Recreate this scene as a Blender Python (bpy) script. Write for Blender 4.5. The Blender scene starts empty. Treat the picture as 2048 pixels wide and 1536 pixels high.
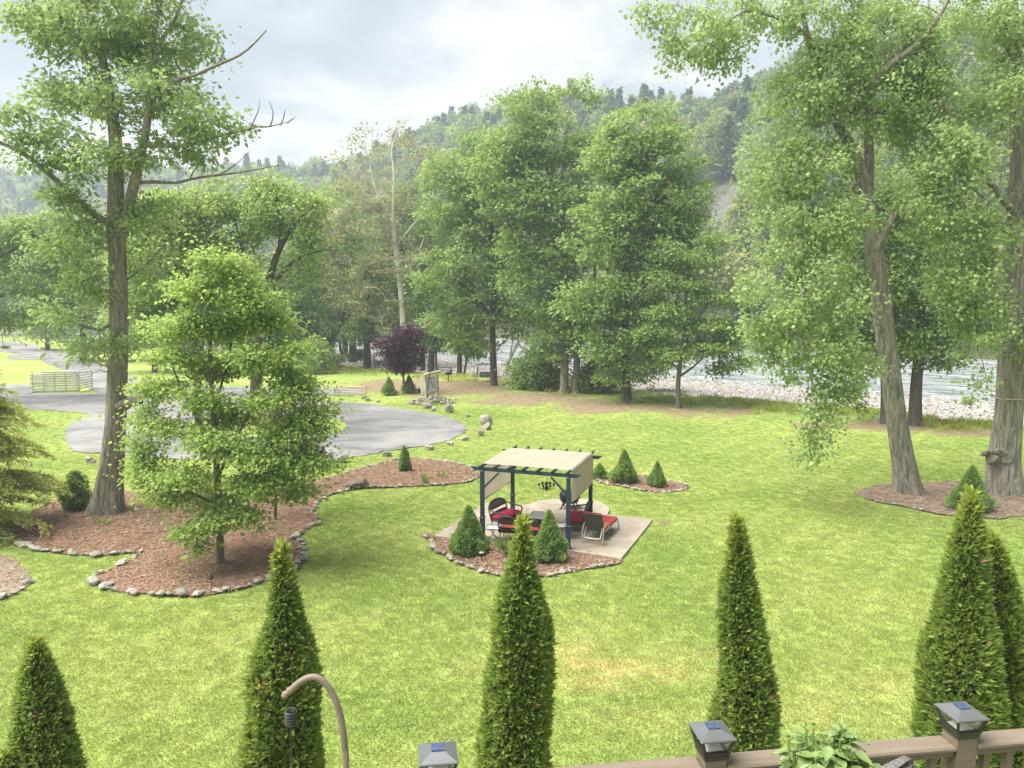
import bpy, bmesh, math, random
import numpy as np
from mathutils import Vector, Matrix, Euler
from mathutils.geometry import tessellate_polygon

sc = bpy.context.scene
COL = sc.collection
R = math.radians

# ---------------------------------------------------------------- camera, sky, sun, exposure
CAM_Z = 8.0
F = 1520.0                       # focal length in photo pixels (2048 wide)
PITCH = math.atan(168.0 / F)
cam_d = bpy.data.cameras.new('camera')
cam_d.sensor_width = 36.0
cam_d.lens = 36.0 * F / 2048.0
cam_d.clip_start = 0.05
cam_d.clip_end = 6000
cam = bpy.data.objects.new('camera', cam_d)
COL.objects.link(cam)
cam.location = (0, 0, CAM_Z)
cam.rotation_euler = (math.pi / 2 - PITCH, 0, 0)
sc.camera = cam

SUN_EL, SUN_AZ = R(60), R(-100)   # azimuth from +Y towards +X: the sun stands high to the left, a little behind
world = bpy.data.worlds.new('World')
sc.world = world
world.use_nodes = True
wn, wl = world.node_tree.nodes, world.node_tree.links
wn.clear()
w_out = wn.new('ShaderNodeOutputWorld')
w_bg = wn.new('ShaderNodeBackground')
w_bg.inputs['Strength'].default_value = 0.1
sky = wn.new('ShaderNodeTexSky')
sky.sky_type = 'NISHITA'
sky.sun_disc = False
sky.sun_elevation = SUN_EL
sky.sun_rotation = SUN_AZ
sky.air_density = 1.0
sky.dust_density = 2.0
tc = wn.new('ShaderNodeTexCoord')
sep = wn.new('ShaderNodeSeparateXYZ')
wl.new(tc.outputs['Generated'], sep.inputs[0])
def wmath(op, a, b=None, c=None):
    n = wn.new('ShaderNodeMath'); n.operation = op
    for i, v in enumerate((a, b, c)):
        if v is None: continue
        if isinstance(v, (int, float)): n.inputs[i].default_value = v
        else: wl.new(v, n.inputs[i])
    return n.outputs[0]
zz = wmath('ADD', wmath('ABSOLUTE', sep.outputs['Z']), 0.22)
comb = wn.new('ShaderNodeCombineXYZ')
wl.new(wmath('DIVIDE', sep.outputs['X'], zz), comb.inputs[0])
wl.new(wmath('DIVIDE', sep.outputs['Y'], zz), comb.inputs[1])
def wnoise(scale, detail, rough, dist, off):
    mp = wn.new('ShaderNodeMapping'); mp.inputs['Location'].default_value = off
    wl.new(comb.outputs[0], mp.inputs['Vector'])
    n = wn.new('ShaderNodeTexNoise'); n.inputs['Scale'].default_value = scale
    n.inputs['Detail'].default_value = detail; n.inputs['Roughness'].default_value = rough
    n.inputs['Distortion'].default_value = dist
    wl.new(mp.outputs[0], n.inputs['Vector'])
    return n.outputs['Fac']
def wramp(fac, stops):
    r = wn.new('ShaderNodeValToRGB'); e = r.color_ramp.elements
    while len(e) < len(stops): e.new(0.5)
    for el, (p, c) in zip(e, stops): el.position = p; el.color = (*c, 1)
    wl.new(fac, r.inputs[0])
    return r.outputs['Color']
n_big = wnoise(1.15, 9, 0.55, 0.5, (3.1, 1.7, 0))
n_sm = wnoise(3.2, 10, 0.58, 0.3, (7.4, 2.2, 0))
shade = wramp(wmath('ADD', wmath('MULTIPLY', n_big, 0.62), wmath('MULTIPLY', n_sm, 0.38)),
              [(0.34, (1.42, 1.75, 2.08)), (0.44, (1.85, 2.12, 2.42)), (0.49, (2.25, 2.45, 2.7)), (0.535, (2.85, 3.0, 3.12)), (0.60, (3.35, 3.4, 3.45))])
cover = wramp(n_big, [(0.26, (0.72,) * 3), (0.42, (1.0,) * 3)])
w_mix = wn.new('ShaderNodeMix'); w_mix.data_type = 'RGBA'
wl.new(cover, w_mix.inputs[0])
wl.new(sky.outputs[0], w_mix.inputs[6])
wl.new(shade, w_mix.inputs[7])
wl.new(w_mix.outputs[2], w_bg.inputs['Color'])
wl.new(w_bg.outputs[0], w_out.inputs['Surface'])

sun_d = bpy.data.lights.new('sun', 'SUN')
sun_d.energy = 5.0
sun_d.angle = R(56)
sun_d.color = (1.0, 0.955, 0.88)
sun = bpy.data.objects.new('sun', sun_d)
COL.objects.link(sun)
sdir = Vector((math.sin(SUN_AZ) * math.cos(SUN_EL), math.cos(SUN_AZ) * math.cos(SUN_EL), math.sin(SUN_EL)))
sun.rotation_euler = sdir.to_track_quat('Z', 'Y').to_euler()
sun.location = (-60, 40, 120)

sc.view_settings.view_transform = 'Standard'
sc.view_settings.look = 'None'
sc.view_settings.gamma = 1.0
sc.view_settings.use_curve_mapping = False
sc.view_settings.exposure = 1.48
sc.render.engine = 'CYCLES'
sc.cycles.use_denoising = True
sc.cycles.max_bounces = 8
sc.cycles.diffuse_bounces = 7
sc.cycles.glossy_bounces = 2
sc.cycles.transmission_bounces = 4
sc.cycles.transparent_max_bounces = 8
sc.cycles.volume_bounces = 0
sc.cycles.sample_clamp_indirect = 4.0

# ---------------------------------------------------------------- geometry helpers
CP, SP = math.cos(PITCH), math.sin(PITCH)
def ray(x, y):
    u, v = (x - 1024.0) / F, (768.0 - y) / F
    return np.array([u, CP + v * SP, -SP + v * CP])
def g(x, y, z=0.0):                       # photo pixel -> point on the plane z
    d = ray(x, y); t = (z - CAM_Z) / d[2]
    return np.array([d[0] * t, d[1] * t, z])
def at(x, y, Y):                          # photo pixel -> point at world distance Y
    d = ray(x, y); t = Y / d[1]
    return np.array([d[0] * t, Y, CAM_Z + d[2] * t])
def project(p):
    q = np.asarray(p, float) - np.array([0, 0, CAM_Z])
    zc = q[..., 1] * CP - q[..., 2] * SP
    v = q[..., 1] * SP + q[..., 2] * CP
    return 1024 + F * q[..., 0] / zc, 768 - F * v / zc
def nrm(a):
    return a / np.maximum(np.linalg.norm(a, axis=-1, keepdims=True), 1e-9)

def mesh_np(name, V, faces_flat, nper, attrs=None, smooth=False):
    """verts (N,3); faces_flat: int array of loops; nper: loops per face (int or array); attrs: {name: (domain, values)}"""
    V = np.ascontiguousarray(V, dtype=np.float32)
    L = np.ascontiguousarray(faces_flat, dtype=np.int32).ravel()
    me = bpy.data.meshes.new(name)
    nf = len(L) // nper if isinstance(nper, int) else len(nper)
    me.vertices.add(len(V)); me.vertices.foreach_set('co', V.ravel())
    me.loops.add(len(L)); me.loops.foreach_set('vertex_index', L)
    me.polygons.add(nf)
    if isinstance(nper, int):
        starts = np.arange(nf, dtype=np.int32) * nper
    else:
        starts = np.concatenate([[0], np.cumsum(nper)[:-1]]).astype(np.int32)
    me.polygons.foreach_set('loop_start', starts)
    me.update(calc_edges=True)
    if smooth:
        me.polygons.foreach_set('use_smooth', np.ones(nf, dtype=bool))
    for k, (dom, val) in (attrs or {}).items():
        a = me.attributes.new(k, 'FLOAT', dom)
        a.data.foreach_set('value', np.ascontiguousarray(val, dtype=np.float32))
    me.validate()
    return me

def obj(name, me, mat=None, parent=None):
    o = bpy.data.objects.new(name, me)
    COL.objects.link(o)
    if mat is not None and me is not None and not me.materials:
        me.materials.append(mat)
    if parent is not None: o.parent = parent
    return o
def tag(o, label, cat=None, group=None, kind=None):
    o['label'] = label
    if cat: o['category'] = cat
    if group: o['group'] = group
    if kind: o['kind'] = kind
    return o
def thing(name, label, cat, loc=(0, 0, 0), rz=0.0, group=None):
    o = bpy.data.objects.new(name, None)
    o.empty_display_size = 0.2
    COL.objects.link(o)
    o.location = loc; o.rotation_euler = (0, 0, rz)
    return tag(o, label, cat, group)
def copy_tree(o, parent=None):
    c = o.copy(); COL.objects.link(c)
    c.parent = parent
    for ch in list(o.children): copy_tree(ch, c)
    return c

class MB:
    """collects simple solids into one mesh"""
    def __init__(s): s.v = []; s.f = []; s.n = 0
    def add(s, V, Fs):
        V = [tuple(map(float, p)) for p in V]
        s.f += [tuple(i + s.n for i in f) for f in Fs]
        s.v += V; s.n += len(V)
        return s
    def box(s, c, size, rot=None, bev=0.0):
        hx, hy, hz = (0.5 * q for q in size)
        b = min(bev, hx * .9, hy * .9, hz * .9)
        M = rot if rot is not None else Matrix.Identity(3)
        c = Vector(c)
        if b <= 0:
            V = [(x, y, z) for z in (-hz, hz) for y in (-hy, hy) for x in (-hx, hx)]
            Fs = [(0, 2, 3, 1), (4, 5, 7, 6), (0, 1, 5, 4), (2, 6, 7, 3), (0, 4, 6, 2), (1, 3, 7, 5)]
        else:                              # three stacked rings: chamfered box
            V = []; Fs = []
            def ring(z, i):
                x, y = hx - i, hy - i; k = b * .6
                return [(x - k, -y, z), (x, -y + k, z), (x, y - k, z), (x - k, y, z), (-x + k, y, z), (-x, y - k, z), (-x, -y + k, z), (-x + k, -y, z)]
            for z, i in ((-hz, b), (-hz + b, 0), (hz - b, 0), (hz, b)): V += ring(z, i)
            for r in range(3):
                for k in range(8):
                    k2 = (k + 1) % 8
                    Fs.append((r * 8 + k, r * 8 + k2, r * 8 + 8 + k2, r * 8 + 8 + k))
            Fs.append(tuple(range(7, -1, -1))); Fs.append(tuple(range(24, 32)))
        return s.add([c + M @ Vector(p) for p in V], Fs)
    def beam(s, a, b, w, h, up=(0, 0, 1), bev=0.0):
        a, b = Vector(a), Vector(b); d = b - a; L = d.length; d.normalize()
        up = Vector(up); x = d.cross(up)
        if x.length < 1e-4: x = d.cross(Vector((0, 1, 0)))
        x.normalize(); z = x.cross(d)
        M = Matrix((x, d, z)).transposed()
        return s.box((a + b) / 2, (w, L, h), M, bev)
    def tube(s, pts, r, sides=8, cap=True):
        pts = np.array([tuple(p) for p in pts], float)
        rr = np.full(len(pts), r, float) if np.isscalar(r) else np.array(r, float)
        V, Fc = tube_np(pts, rr, sides)
        Fs = [tuple(q) for q in Fc]
        if cap:
            n = len(V)
            Fs.append(tuple(range(sides - 1, -1, -1))); Fs.append(tuple(range(n - sides, n)))
        return s.add(V, Fs)
    def lathe(s, prof, sides=16, c=(0, 0, 0), cap=True):
        V = []; Fs = []
        for r_, z_ in prof:
            for k in range(sides):
                a = 2 * math.pi * k / sides
                V.append((c[0] + r_ * math.cos(a), c[1] + r_ * math.sin(a), c[2] + z_))
        for i in range(len(prof) - 1):
            for k in range(sides):
                k2 = (k + 1) % sides
                Fs.append((i * sides + k, i * sides + k2, (i + 1) * sides + k2, (i + 1) * sides + k))
        if cap:
            Fs.append(tuple(range(sides - 1, -1, -1)))
            n = (len(prof) - 1) * sides
            Fs.append(tuple(range(n, n + sides)))
        return s.add(V, Fs)
    def prism(s, out2d, fn, t):
        """out2d closed outline (a,b); fn(a,b,c) -> 3D, c in (0,t)"""
        n = len(out2d)
        V = [fn(a, b, 0.0) for a, b in out2d] + [fn(a, b, t) for a, b in out2d]
        tri = tessellate_polygon([[Vector((a, b, 0)) for a, b in out2d]])
        Fs = [tuple(q) for q in tri] + [tuple(i + n for i in reversed(q)) for q in tri]
        for i in range(n):
            j = (i + 1) % n
            Fs.append((i, j, j + n, i + n))
        return s.add(V, Fs)
    def build(s, name, mat, parent=None, smooth=False):
        me = bpy.data.meshes.new(name)
        me.from_pydata(s.v, [], s.f)
        bm = bmesh.new(); bm.from_mesh(me)
        bmesh.ops.recalc_face_normals(bm, faces=bm.faces)
        bm.to_mesh(me); bm.free()
        if smooth:
            for p in me.polygons: p.use_smooth = True
            me.set_sharp_from_angle(angle=R(40))
        return obj(name, me, mat, parent)

def tube_np(P, rr, sides, ripple=None):
    n = len(P)
    T = np.gradient(P, axis=0); T = nrm(T)
    ref = np.array([0, 0, 1.0]) if abs(T[0][2]) < .9 else np.array([1.0, 0, 0])
    N = np.zeros_like(P); x = nrm(np.cross(ref, T[0])); N[0] = x
    for i in range(1, n):
        x = x - T[i] * np.dot(x, T[i]); x = x / max(np.linalg.norm(x), 1e-9); N[i] = x
    B = np.cross(T, N)
    a = np.arange(sides) * 2 * np.pi / sides
    rad = rr[:, None] * np.ones(sides)[None, :]
    if ripple is not None: rad = rad * ripple(P, a)
    V = P[:, None, :] + rad[..., None] * (np.cos(a)[None, :, None] * N[:, None, :] + np.sin(a)[None, :, None] * B[:, None, :])
    V = V.reshape(-1, 3)
    i = np.arange(n - 1)[:, None] * sides; k = np.arange(sides)[None, :]; k2 = (k + 1) % sides
    Fc = np.stack([i + k, i + k2, i + sides + k2, i + sides + k], -1).reshape(-1, 4)
    return V, Fc

def resample(pts, step):
    P = np.array(pts, float)
    if len(P) > 2:                         # Catmull-Rom
        Q = np.vstack([2 * P[0] - P[1], P, 2 * P[-1] - P[-2]])
        out = []
        for i in range(1, len(Q) - 2):
            m = max(2, int(np.linalg.norm(Q[i + 1] - Q[i]) / step) + 1)
            t = np.linspace(0, 1, m, endpoint=False)[:, None]
            a, b, c, d = Q[i - 1], Q[i], Q[i + 1], Q[i + 2]
            out.append(.5 * ((2 * b) + (-a + c) * t + (2 * a - 5 * b + 4 * c - d) * t ** 2 + (-a + 3 * b - 3 * c + d) * t ** 3))
        out.append(P[-1:]); return np.vstack(out)
    m = max(2, int(np.linalg.norm(P[1] - P[0]) / step) + 1)
    return P[0] + (P[1] - P[0]) * np.linspace(0, 1, m)[:, None]

# ---------------------------------------------------------------- materials
def nt(name):
    m = bpy.data.materials.new(name); m.use_nodes = True
    n = m.node_tree.nodes; n.clear()
    out = n.new('ShaderNodeOutputMaterial')
    return m, n, m.node_tree.links, out
def mixc(n, l, fac, a, b):
    x = n.new('ShaderNodeMix'); x.data_type = 'RGBA'
    for i, v in ((0, fac), (6, a), (7, b)):
        if isinstance(v, (int, float)): x.inputs[i].default_value = v
        elif isinstance(v, tuple): x.inputs[i].default_value = (*v, 1)
        else: l.new(v, x.inputs[i])
    return x.outputs[2]
def ramp(n, l, fac, p0, p1):
    r = n.new('ShaderNodeMapRange'); r.inputs[1].default_value = p0; r.inputs[2].default_value = p1
    r.clamp = True
    l.new(fac, r.inputs[0]); return r.outputs[0]
def noise(n, l, vec, scale, detail=4, rough=.55, stretch=None, dist=0.0):
    if stretch:
        mp = n.new('ShaderNodeMapping'); mp.inputs['Scale'].default_value = stretch
        l.new(vec, mp.inputs['Vector']); vec = mp.outputs[0]
    x = n.new('ShaderNodeTexNoise'); x.inputs['Scale'].default_value = scale
    x.inputs['Detail'].default_value = detail; x.inputs['Roughness'].default_value = rough
    x.inputs['Distortion'].default_value = dist
    l.new(vec, x.inputs['Vector']); return x.outputs['Fac']
def math_(n, l, op, a, b):
    x = n.new('ShaderNodeMath'); x.operation = op
    for i, v in ((0, a), (1, b)):
        if isinstance(v, (int, float)): x.inputs[i].default_value = v
        else: l.new(v, x.inputs[i])
    return x.outputs[0]
def attr(n, name, kind='GEOMETRY'):
    a = n.new('ShaderNodeAttribute'); a.attribute_name = name; a.attribute_type = kind
    return a.outputs['Fac']
def principled(n, l, out, col, rough=.8, spec=.3, metal=0.0, bump=None, bstr=.3, bdist=.02):
    p = n.new('ShaderNodeBsdfPrincipled')
    if isinstance(col, tuple): p.inputs['Base Color'].default_value = (*col, 1)
    else: l.new(col, p.inputs['Base Color'])
    if isinstance(rough, (int, float)): p.inputs['Roughness'].default_value = rough
    else: l.new(rough, p.inputs['Roughness'])
    p.inputs['Specular IOR Level'].default_value = spec
    p.inputs['Metallic'].default_value = metal
    if bump is not None:
        b = n.new('ShaderNodeBump'); b.inputs['Strength'].default_value = bstr; b.inputs['Distance'].default_value = bdist
        l.new(bump, b.inputs['Height']); l.new(b.outputs[0], p.inputs['Normal'])
    l.new(p.outputs[0], out.inputs['Surface'])
    return p
def M(name, a, b=None, scale=6.0, rough=.75, spec=.3, metal=0.0, bstr=.25, bdist=.01, stretch=None, per_object=0.0):
    """plain procedural material: two colours mixed by noise, light bump from the same noise"""
    m, n, l, out = nt(name)
    co = n.new('ShaderNodeTexCoord').outputs['Object']
    f = noise(n, l, co, scale, 5, .6, stretch)
    b = b or tuple(min(1, q * 1.25) for q in a)
    c = mixc(n, l, ramp(n, l, f, .3, .7), a, b)
    if per_object:
        oi = n.new('ShaderNodeObjectInfo')
        h = n.new('ShaderNodeHueSaturation')
        l.new(math_(n, l, 'ADD', math_(n, l, 'MULTIPLY', oi.outputs['Random'], per_object), 1 - per_object * .5), h.inputs['Value'])
        l.new(c, h.inputs['Color']); c = h.outputs[0]
    principled(n, l, out, c, rough, spec, metal, f, bstr, bdist)
    return m
def leaf_mat(name, lo, hi, tip=None, trans=.35, rough=.5, spec=.25, inst=0.0):
    """colour varies leaf by leaf (attribute v); part of the light passes through"""
    m, n, l, out = nt(name)
    kq = 1.0 if 'purple' in name else 1.32
    lo, hi = (tuple(min(.8, q * kq * kb) for q, kb in zip(u, (1.04, 1.0, 1.2))) for u in (lo, hi)); trans = min(.52, trans + .05)
    c = mixc(n, l, attr(n, 'v'), lo, hi)
    if tip: c = mixc(n, l, attr(n, 'tip'), c, tip)
    if inst:
        oi = n.new('ShaderNodeObjectInfo')
        h = n.new('ShaderNodeHueSaturation')
        l.new(math_(n, l, 'ADD', math_(n, l, 'MULTIPLY', oi.outputs['Random'], inst), 1 - inst * .5), h.inputs['Value'])
        h2 = math_(n, l, 'FRACT', math_(n, l, 'MULTIPLY', oi.outputs['Random'], 7.31), 0)
        l.new(math_(n, l, 'ADD', math_(n, l, 'MULTIPLY', h2, .05), .475), h.inputs['Hue'])
        l.new(c, h.inputs['Color']); c = h.outputs[0]
    p = principled(n, l, out, c, rough, spec)
    t = n.new('ShaderNodeBsdfTranslucent')
    hs = n.new('ShaderNodeHueSaturation'); hs.inputs['Hue'].default_value = .485
    hs.inputs['Value'].default_value = 1.3; l.new(c, hs.inputs['Color']); l.new(hs.outputs[0], t.inputs['Color'])
    mx = n.new('ShaderNodeMixShader'); mx.inputs[0].default_value = trans
    l.new(p.outputs[0], mx.inputs[1]); l.new(t.outputs[0], mx.inputs[2]); l.new(mx.outputs[0], out.inputs['Surface'])
    return m
def bark_mat(name, a, b, scale=9.0, bstr=.9, bdist=.04, lichen=None):
    m, n, l, out = nt(name)
    co = n.new('ShaderNodeTexCoord').outputs['Object']
    f = noise(n, l, co, scale, 6, .65, (1, 1, .16), .6)
    f2 = noise(n, l, co, 1.1, 4, .6)
    c = mixc(n, l, ramp(n, l, f, .35, .65), a, b)
    c = mixc(n, l, math_(n, l, 'MULTIPLY', ramp(n, l, f2, .45, .75), .5), c, lichen or b)
    principled(n, l, out, c, .9, .15, 0, f, bstr, bdist)
    return m

# small periodic noise for shapes
class Wob:
    def __init__(s, seed, n=10, lo=.5, hi=3.0, dim=3):
        r = np.random.default_rng(seed)
        k = nrm(r.normal(size=(n, dim))) * r.uniform(lo, hi, (n, 1))
        s.k, s.p, s.a = k, r.uniform(0, 6.283, n), 1 / np.linalg.norm(k, axis=1) ** .6
        s.a /= np.sqrt((s.a ** 2).sum() / 2)
    def __call__(s, P):
        return np.sin(np.asarray(P) @ s.k.T + s.p) @ s.a
# ---------------------------------------------------------------- scatter (for what nobody could count)
def lib_collection(name, objs):
    c = bpy.data.collections.new(name)
    for o in objs: c.objects.link(o)
    return c
def loose(name, me, mat):
    if not me.materials: me.materials.append(mat)
    return bpy.data.objects.new(name, me)
def scatter(name, src, coll, dens, attr_name, smin, smax, seed, label, tilt=0.0, cat=None):
    me = bpy.data.meshes.new(name)
    o = bpy.data.objects.new(name, me); COL.objects.link(o)
    ng = bpy.data.node_groups.new(name + '_scatter', 'GeometryNodeTree')
    ng.interface.new_socket('Geometry', in_out='INPUT', socket_type='NodeSocketGeometry')
    ng.interface.new_socket('Geometry', in_out='OUTPUT', socket_type='NodeSocketGeometry')
    N, L = ng.nodes, ng.links
    go = N.new('NodeGroupOutput')
    oi = N.new('GeometryNodeObjectInfo'); oi.inputs['Object'].default_value = src; oi.transform_space = 'RELATIVE'
    dp = N.new('GeometryNodeDistributePointsOnFaces'); dp.inputs['Seed'].default_value = seed
    na = N.new('GeometryNodeInputNamedAttribute'); na.data_type = 'FLOAT'; na.inputs['Name'].default_value = attr_name
    mu = N.new('ShaderNodeMath'); mu.operation = 'MULTIPLY'; mu.inputs[1].default_value = dens
    L.new(na.outputs['Attribute'], mu.inputs[0]); L.new(mu.outputs[0], dp.inputs['Density'])
    L.new(oi.outputs['Geometry'], dp.inputs['Mesh'])
    ci = N.new('GeometryNodeCollectionInfo'); ci.inputs['Collection'].default_value = coll
    ci.inputs['Separate Children'].default_value = True; ci.inputs['Reset Children'].default_value = True
    ip = N.new('GeometryNodeInstanceOnPoints'); ip.inputs['Pick Instance'].default_value = True
    rv = N.new('FunctionNodeRandomValue'); rv.data_type = 'FLOAT_VECTOR'
    rv.inputs[0].default_value = (-tilt, -tilt, 0); rv.inputs[1].default_value = (tilt, tilt, 6.2832); rv.inputs['Seed'].default_value = seed + 1
    rs = N.new('FunctionNodeRandomValue'); rs.data_type = 'FLOAT'
    rs.inputs[2].default_value = smin; rs.inputs[3].default_value = smax; rs.inputs['Seed'].default_value = seed + 2
    L.new(dp.outputs['Points'], ip.inputs['Points']); L.new(ci.outputs[0], ip.inputs['Instance'])
    L.new(rv.outputs[0], ip.inputs['Rotation']); L.new(rs.outputs[1], ip.inputs['Scale'])
    L.new(ip.outputs[0], go.inputs[0])
    md = o.modifiers.new('scatter', 'NODES'); md.node_group = ng
    return tag(o, label, cat, kind='stuff')

# ---------------------------------------------------------------- terrain
def sdist(x, y): return (y + .87 * x - 77.0) / 1.325
def udist(x, y): return -.755 * x + .656 * y
def sstep(a, b, v):
    t = np.clip((v - a) / (b - a), 0, 1); return t * t * (3 - 2 * t)
_w1, _w2, _w3 = Wob(1, 14, .03, .22, 2), Wob(2, 12, .02, .09, 2), Wob(3, 16, .4, 2.4, 2)
def bank(x, y):
    return sdist(x, y) + 1.5 * _w1(np.stack([x, y], -1))
def terrain(x, y):
    x, y = np.asarray(x, float), np.asarray(y, float)
    P = np.stack([x, y], -1); s = bank(x, y); u = udist(x, y)
    z = -1.05 * sstep(0, 5, s) - .42 * sstep(6, 30, s) - 1.0 * sstep(28, 40, s) + 3.2 * sstep(76, 88, s)
    H = np.interp(u, [-400, 50, 132, 232, 275, 343, 448, 600, 809, 1200], [80, 76, 70, 82, 79, 68, 74, 79, 84, 95])
    s = s + .5 * np.clip(u - 330, 0, 2000)
    t = np.clip((s - 84) / 118, 0, 1)
    z = z + H * (t ** .92) * (.97 + .03 * np.cos(t * 3)) + 2.5 * _w2(P) * t
    z = z - np.clip(s - 202, 0, 800) * .06
    return z
def axis(*segs):
    out = []
    for a, b, st in segs: out.append(np.arange(a, b, st))
    return np.unique(np.concatenate(out))
xs = axis((-1600, -400, 60), (-400, -120, 8), (-120, -46, 1.5), (-46, 46, .5), (46, 120, 1.5), (120, 400, 8), (400, 1600, 60))
ys = axis((-60, 6, 3), (6, 80, .5), (80, 220, 1.3), (220, 760, 7), (760, 2600, 60))
X, Y = np.meshgrid(xs, ys)
Z = terrain(X, Y)
Z = Z + np.where(sdist(X, Y) < -1, .012 * _w3(np.stack([X, Y], -1)) * (np.hypot(X, Y) < 90), 0)
GV = np.stack([X, Y, Z], -1).reshape(-1, 3)
S_ = bank(GV[:, 0], GV[:, 1])
PX, PY = project(np.where(GV[:, 1:2] > 3, GV, [[0, 3, 0]]))

def closed_spline(P, step, jit=0.0, seed=0):
    P = np.array(P, float)[:, :2]; n = len(P); out = []
    for i in range(n):
        a, b, c, d = P[i - 1], P[i], P[(i + 1) % n], P[(i + 2) % n]
        m = max(2, int(np.linalg.norm(c - b) / step)); t = np.linspace(0, 1, m, endpoint=False)[:, None]
        out.append(.5 * ((2 * b) + (-a + c) * t + (2 * a - 5 * b + 4 * c - d) * t ** 2 + (-a + 3 * b - 3 * c + d) * t ** 3))
    Q = np.vstack(out)
    if jit: Q = Q + np.random.default_rng(seed).normal(0, jit, Q.shape)
    return Q
def px_poly(pts, step=.5, jit=0.03, seed=0):
    return closed_spline([g(*p) for p in pts], step, jit, seed)
def inside(poly, x, y):
    r = np.zeros(len(x), bool); n = len(poly); j = n - 1
    for i in range(n):
        xi, yi = poly[i]; xj, yj = poly[j]
        c = ((yi > y) != (yj > y)) & (x < (xj - xi) * (y - yi) / (yj - yi + 1e-12) + xi)
        r ^= c; j = i
    return r
def sheet(name, poly, z, mat, label, cell=None, bulge=0.0, cat=None, edge_drop=0.0):
    """flat sheet inside an outline: a triangulated grid so that it can carry relief"""
    bm = bmesh.new()
    vs = [bm.verts.new((p[0], p[1], z)) for p in poly]
    f = bm.faces.new(vs)
    bmesh.ops.triangulate(bm, faces=[f])
    if cell:
        for k in range(6):
            e = [q for q in bm.edges if q.calc_length() > cell]
            if not e: break
            bmesh.ops.subdivide_edges(bm, edges=e, cuts=1)
            bmesh.ops.triangulate(bm, faces=bm.faces)
    bmesh.ops.recalc_face_normals(bm, faces=bm.faces)
    if bm.faces and next(iter(bm.faces)).normal.z < 0: bmesh.ops.reverse_faces(bm, faces=bm.faces)
    if bulge:
        bm.verts.ensure_lookup_table()
        P = np.array([v.co[:2] for v in bm.verts])
        d = np.min(np.linalg.norm(P[:, None, :] - np.asarray(poly)[None, ::2, :], axis=2), axis=1)
        w = Wob(len(poly), 12, .8, 4, 2)(P)
        for v, dd, ww in zip(bm.verts, d, w): v.co.z += bulge * min(1, dd / 1.2) * (1 + .3 * ww)
    me = bpy.data.meshes.new(name); bm.to_mesh(me); bm.free()
    a = me.attributes.new('d', 'FLOAT', 'POINT'); a.data.foreach_set('value', np.ones(len(me.vertices), np.float32))
    for p in me.polygons: p.use_smooth = True
    o = obj(name, me, mat)
    return tag(o, label, cat, kind='structure')

# outlines, read off the photograph and laid on the ground
ROAD_A = px_poly([(-60, 790), (60, 788), (140, 786), (220, 790), (330, 796), (450, 800), (560, 803), (660, 803), (720, 806), (800, 817), (870, 828), (915, 841), (934, 853), (928, 866), (900, 880), (850, 891), (790, 900), (720, 912), (640, 921), (560, 922), (450, 921), (340, 918), (240, 908), (150, 902), (128, 872), (140, 848), (180, 830), (120, 822), (60, 819), (-60, 816)], .35, .09, 1)
ROAD_B = px_poly([(-150, 668), (0, 681), (70, 690), (140, 706), (190, 722), (235, 742), (300, 762), (420, 772), (560, 776), (640, 775), (720, 780), (725, 789), (660, 790), (560, 795), (450, 798), (330, 797), (215, 793), (190, 785), (165, 765), (130, 742), (98, 728), (60, 714), (0, 703), (-150, 690)], 1.0, .08, 2)
ROAD_C = px_poly([(-90, 772), (30, 769), (58, 771), (60, 787), (-90, 791)], .8, .06, 3)
ROAD_D = px_poly([(20, 711), (60, 710), (75, 716), (68, 719), (20, 718)], .8, .08, 4)
ISLAND = px_poly([(375, 844), (420, 837), (500, 834), (600, 832), (660, 835), (688, 845), (690, 856), (665, 868), (600, 874), (500, 876), (420, 873), (380, 863)], .5, .04, 5)
PATIO = [g(*p)[:2] for p in [(868, 1076), (907, 1050), (950, 1023), (972, 1008), (1010, 1013), (1047, 1014), (1064, 1009), (1086, 1003.5), (1105, 1001), (1123, 1000), (1146, 1000), (1168, 1002), (1186, 1004.5), (1201, 1008), (1212, 1013), (1218, 1019), (1218, 1026), (1214, 1032), (1253, 1036.5), (1305, 1042.5), (1275, 1081), (1242, 1121), (1150, 1107), (1060, 1095), (960, 1085)]]
BED_PERGOLA = px_poly([(848, 1066), (859, 1081), (871, 1099), (899, 1117), (938, 1135), (971, 1146), (1002, 1152), (1077, 1154), (1123, 1149), (1168, 1140), (1213, 1132), (1246, 1122), (1150, 1104), (1060, 1092), (960, 1082), (880, 1074)], .3, .02, 6)
BED_BACK = px_poly([(1192, 958), (1215, 951), (1240, 948), (1290, 952), (1340, 963), (1374, 972), (1370, 980), (1330, 986), (1290, 984), (1250, 975), (1200, 966)], .3, .03, 7)
BED_LEFT = px_poly([(193, 1156), (215, 1180), (262, 1188), (335, 1191), (410, 1192), (470, 1181), (550, 1158), (592, 1138), (610, 1118), (602, 1094), (592, 1080), (612, 1062), (634, 1048), (628, 1020), (640, 1000), (700, 980), (780, 975), (860, 972), (925, 966), (958, 956), (950, 942), (925, 930), (850, 919), (800, 918), (740, 934), (690, 947), (640, 958), (560, 968), (400, 985), (300, 985), (180, 982), (100, 1005), (40, 1040), (12, 1072), (60, 1095), (130, 1108), (200, 1113), (285, 1106), (240, 1130)], .3, .03, 8)
BED_RIGHT = px_poly([(1712, 986), (1740, 975), (1800, 968), (1900, 964), (2000, 966), (2120, 972), (2180, 1010), (2060, 1032), (1960, 1036), (1880, 1029), (1800, 1012), (1740, 1001)], .3, .06, 9)
BED_FAR_LEFT = px_poly([(-110, 1080), (-10, 1105), (35, 1125), (62, 1160), (30, 1188), (-40, 1205), (-160, 1190)], .3, .05, 10)

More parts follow.
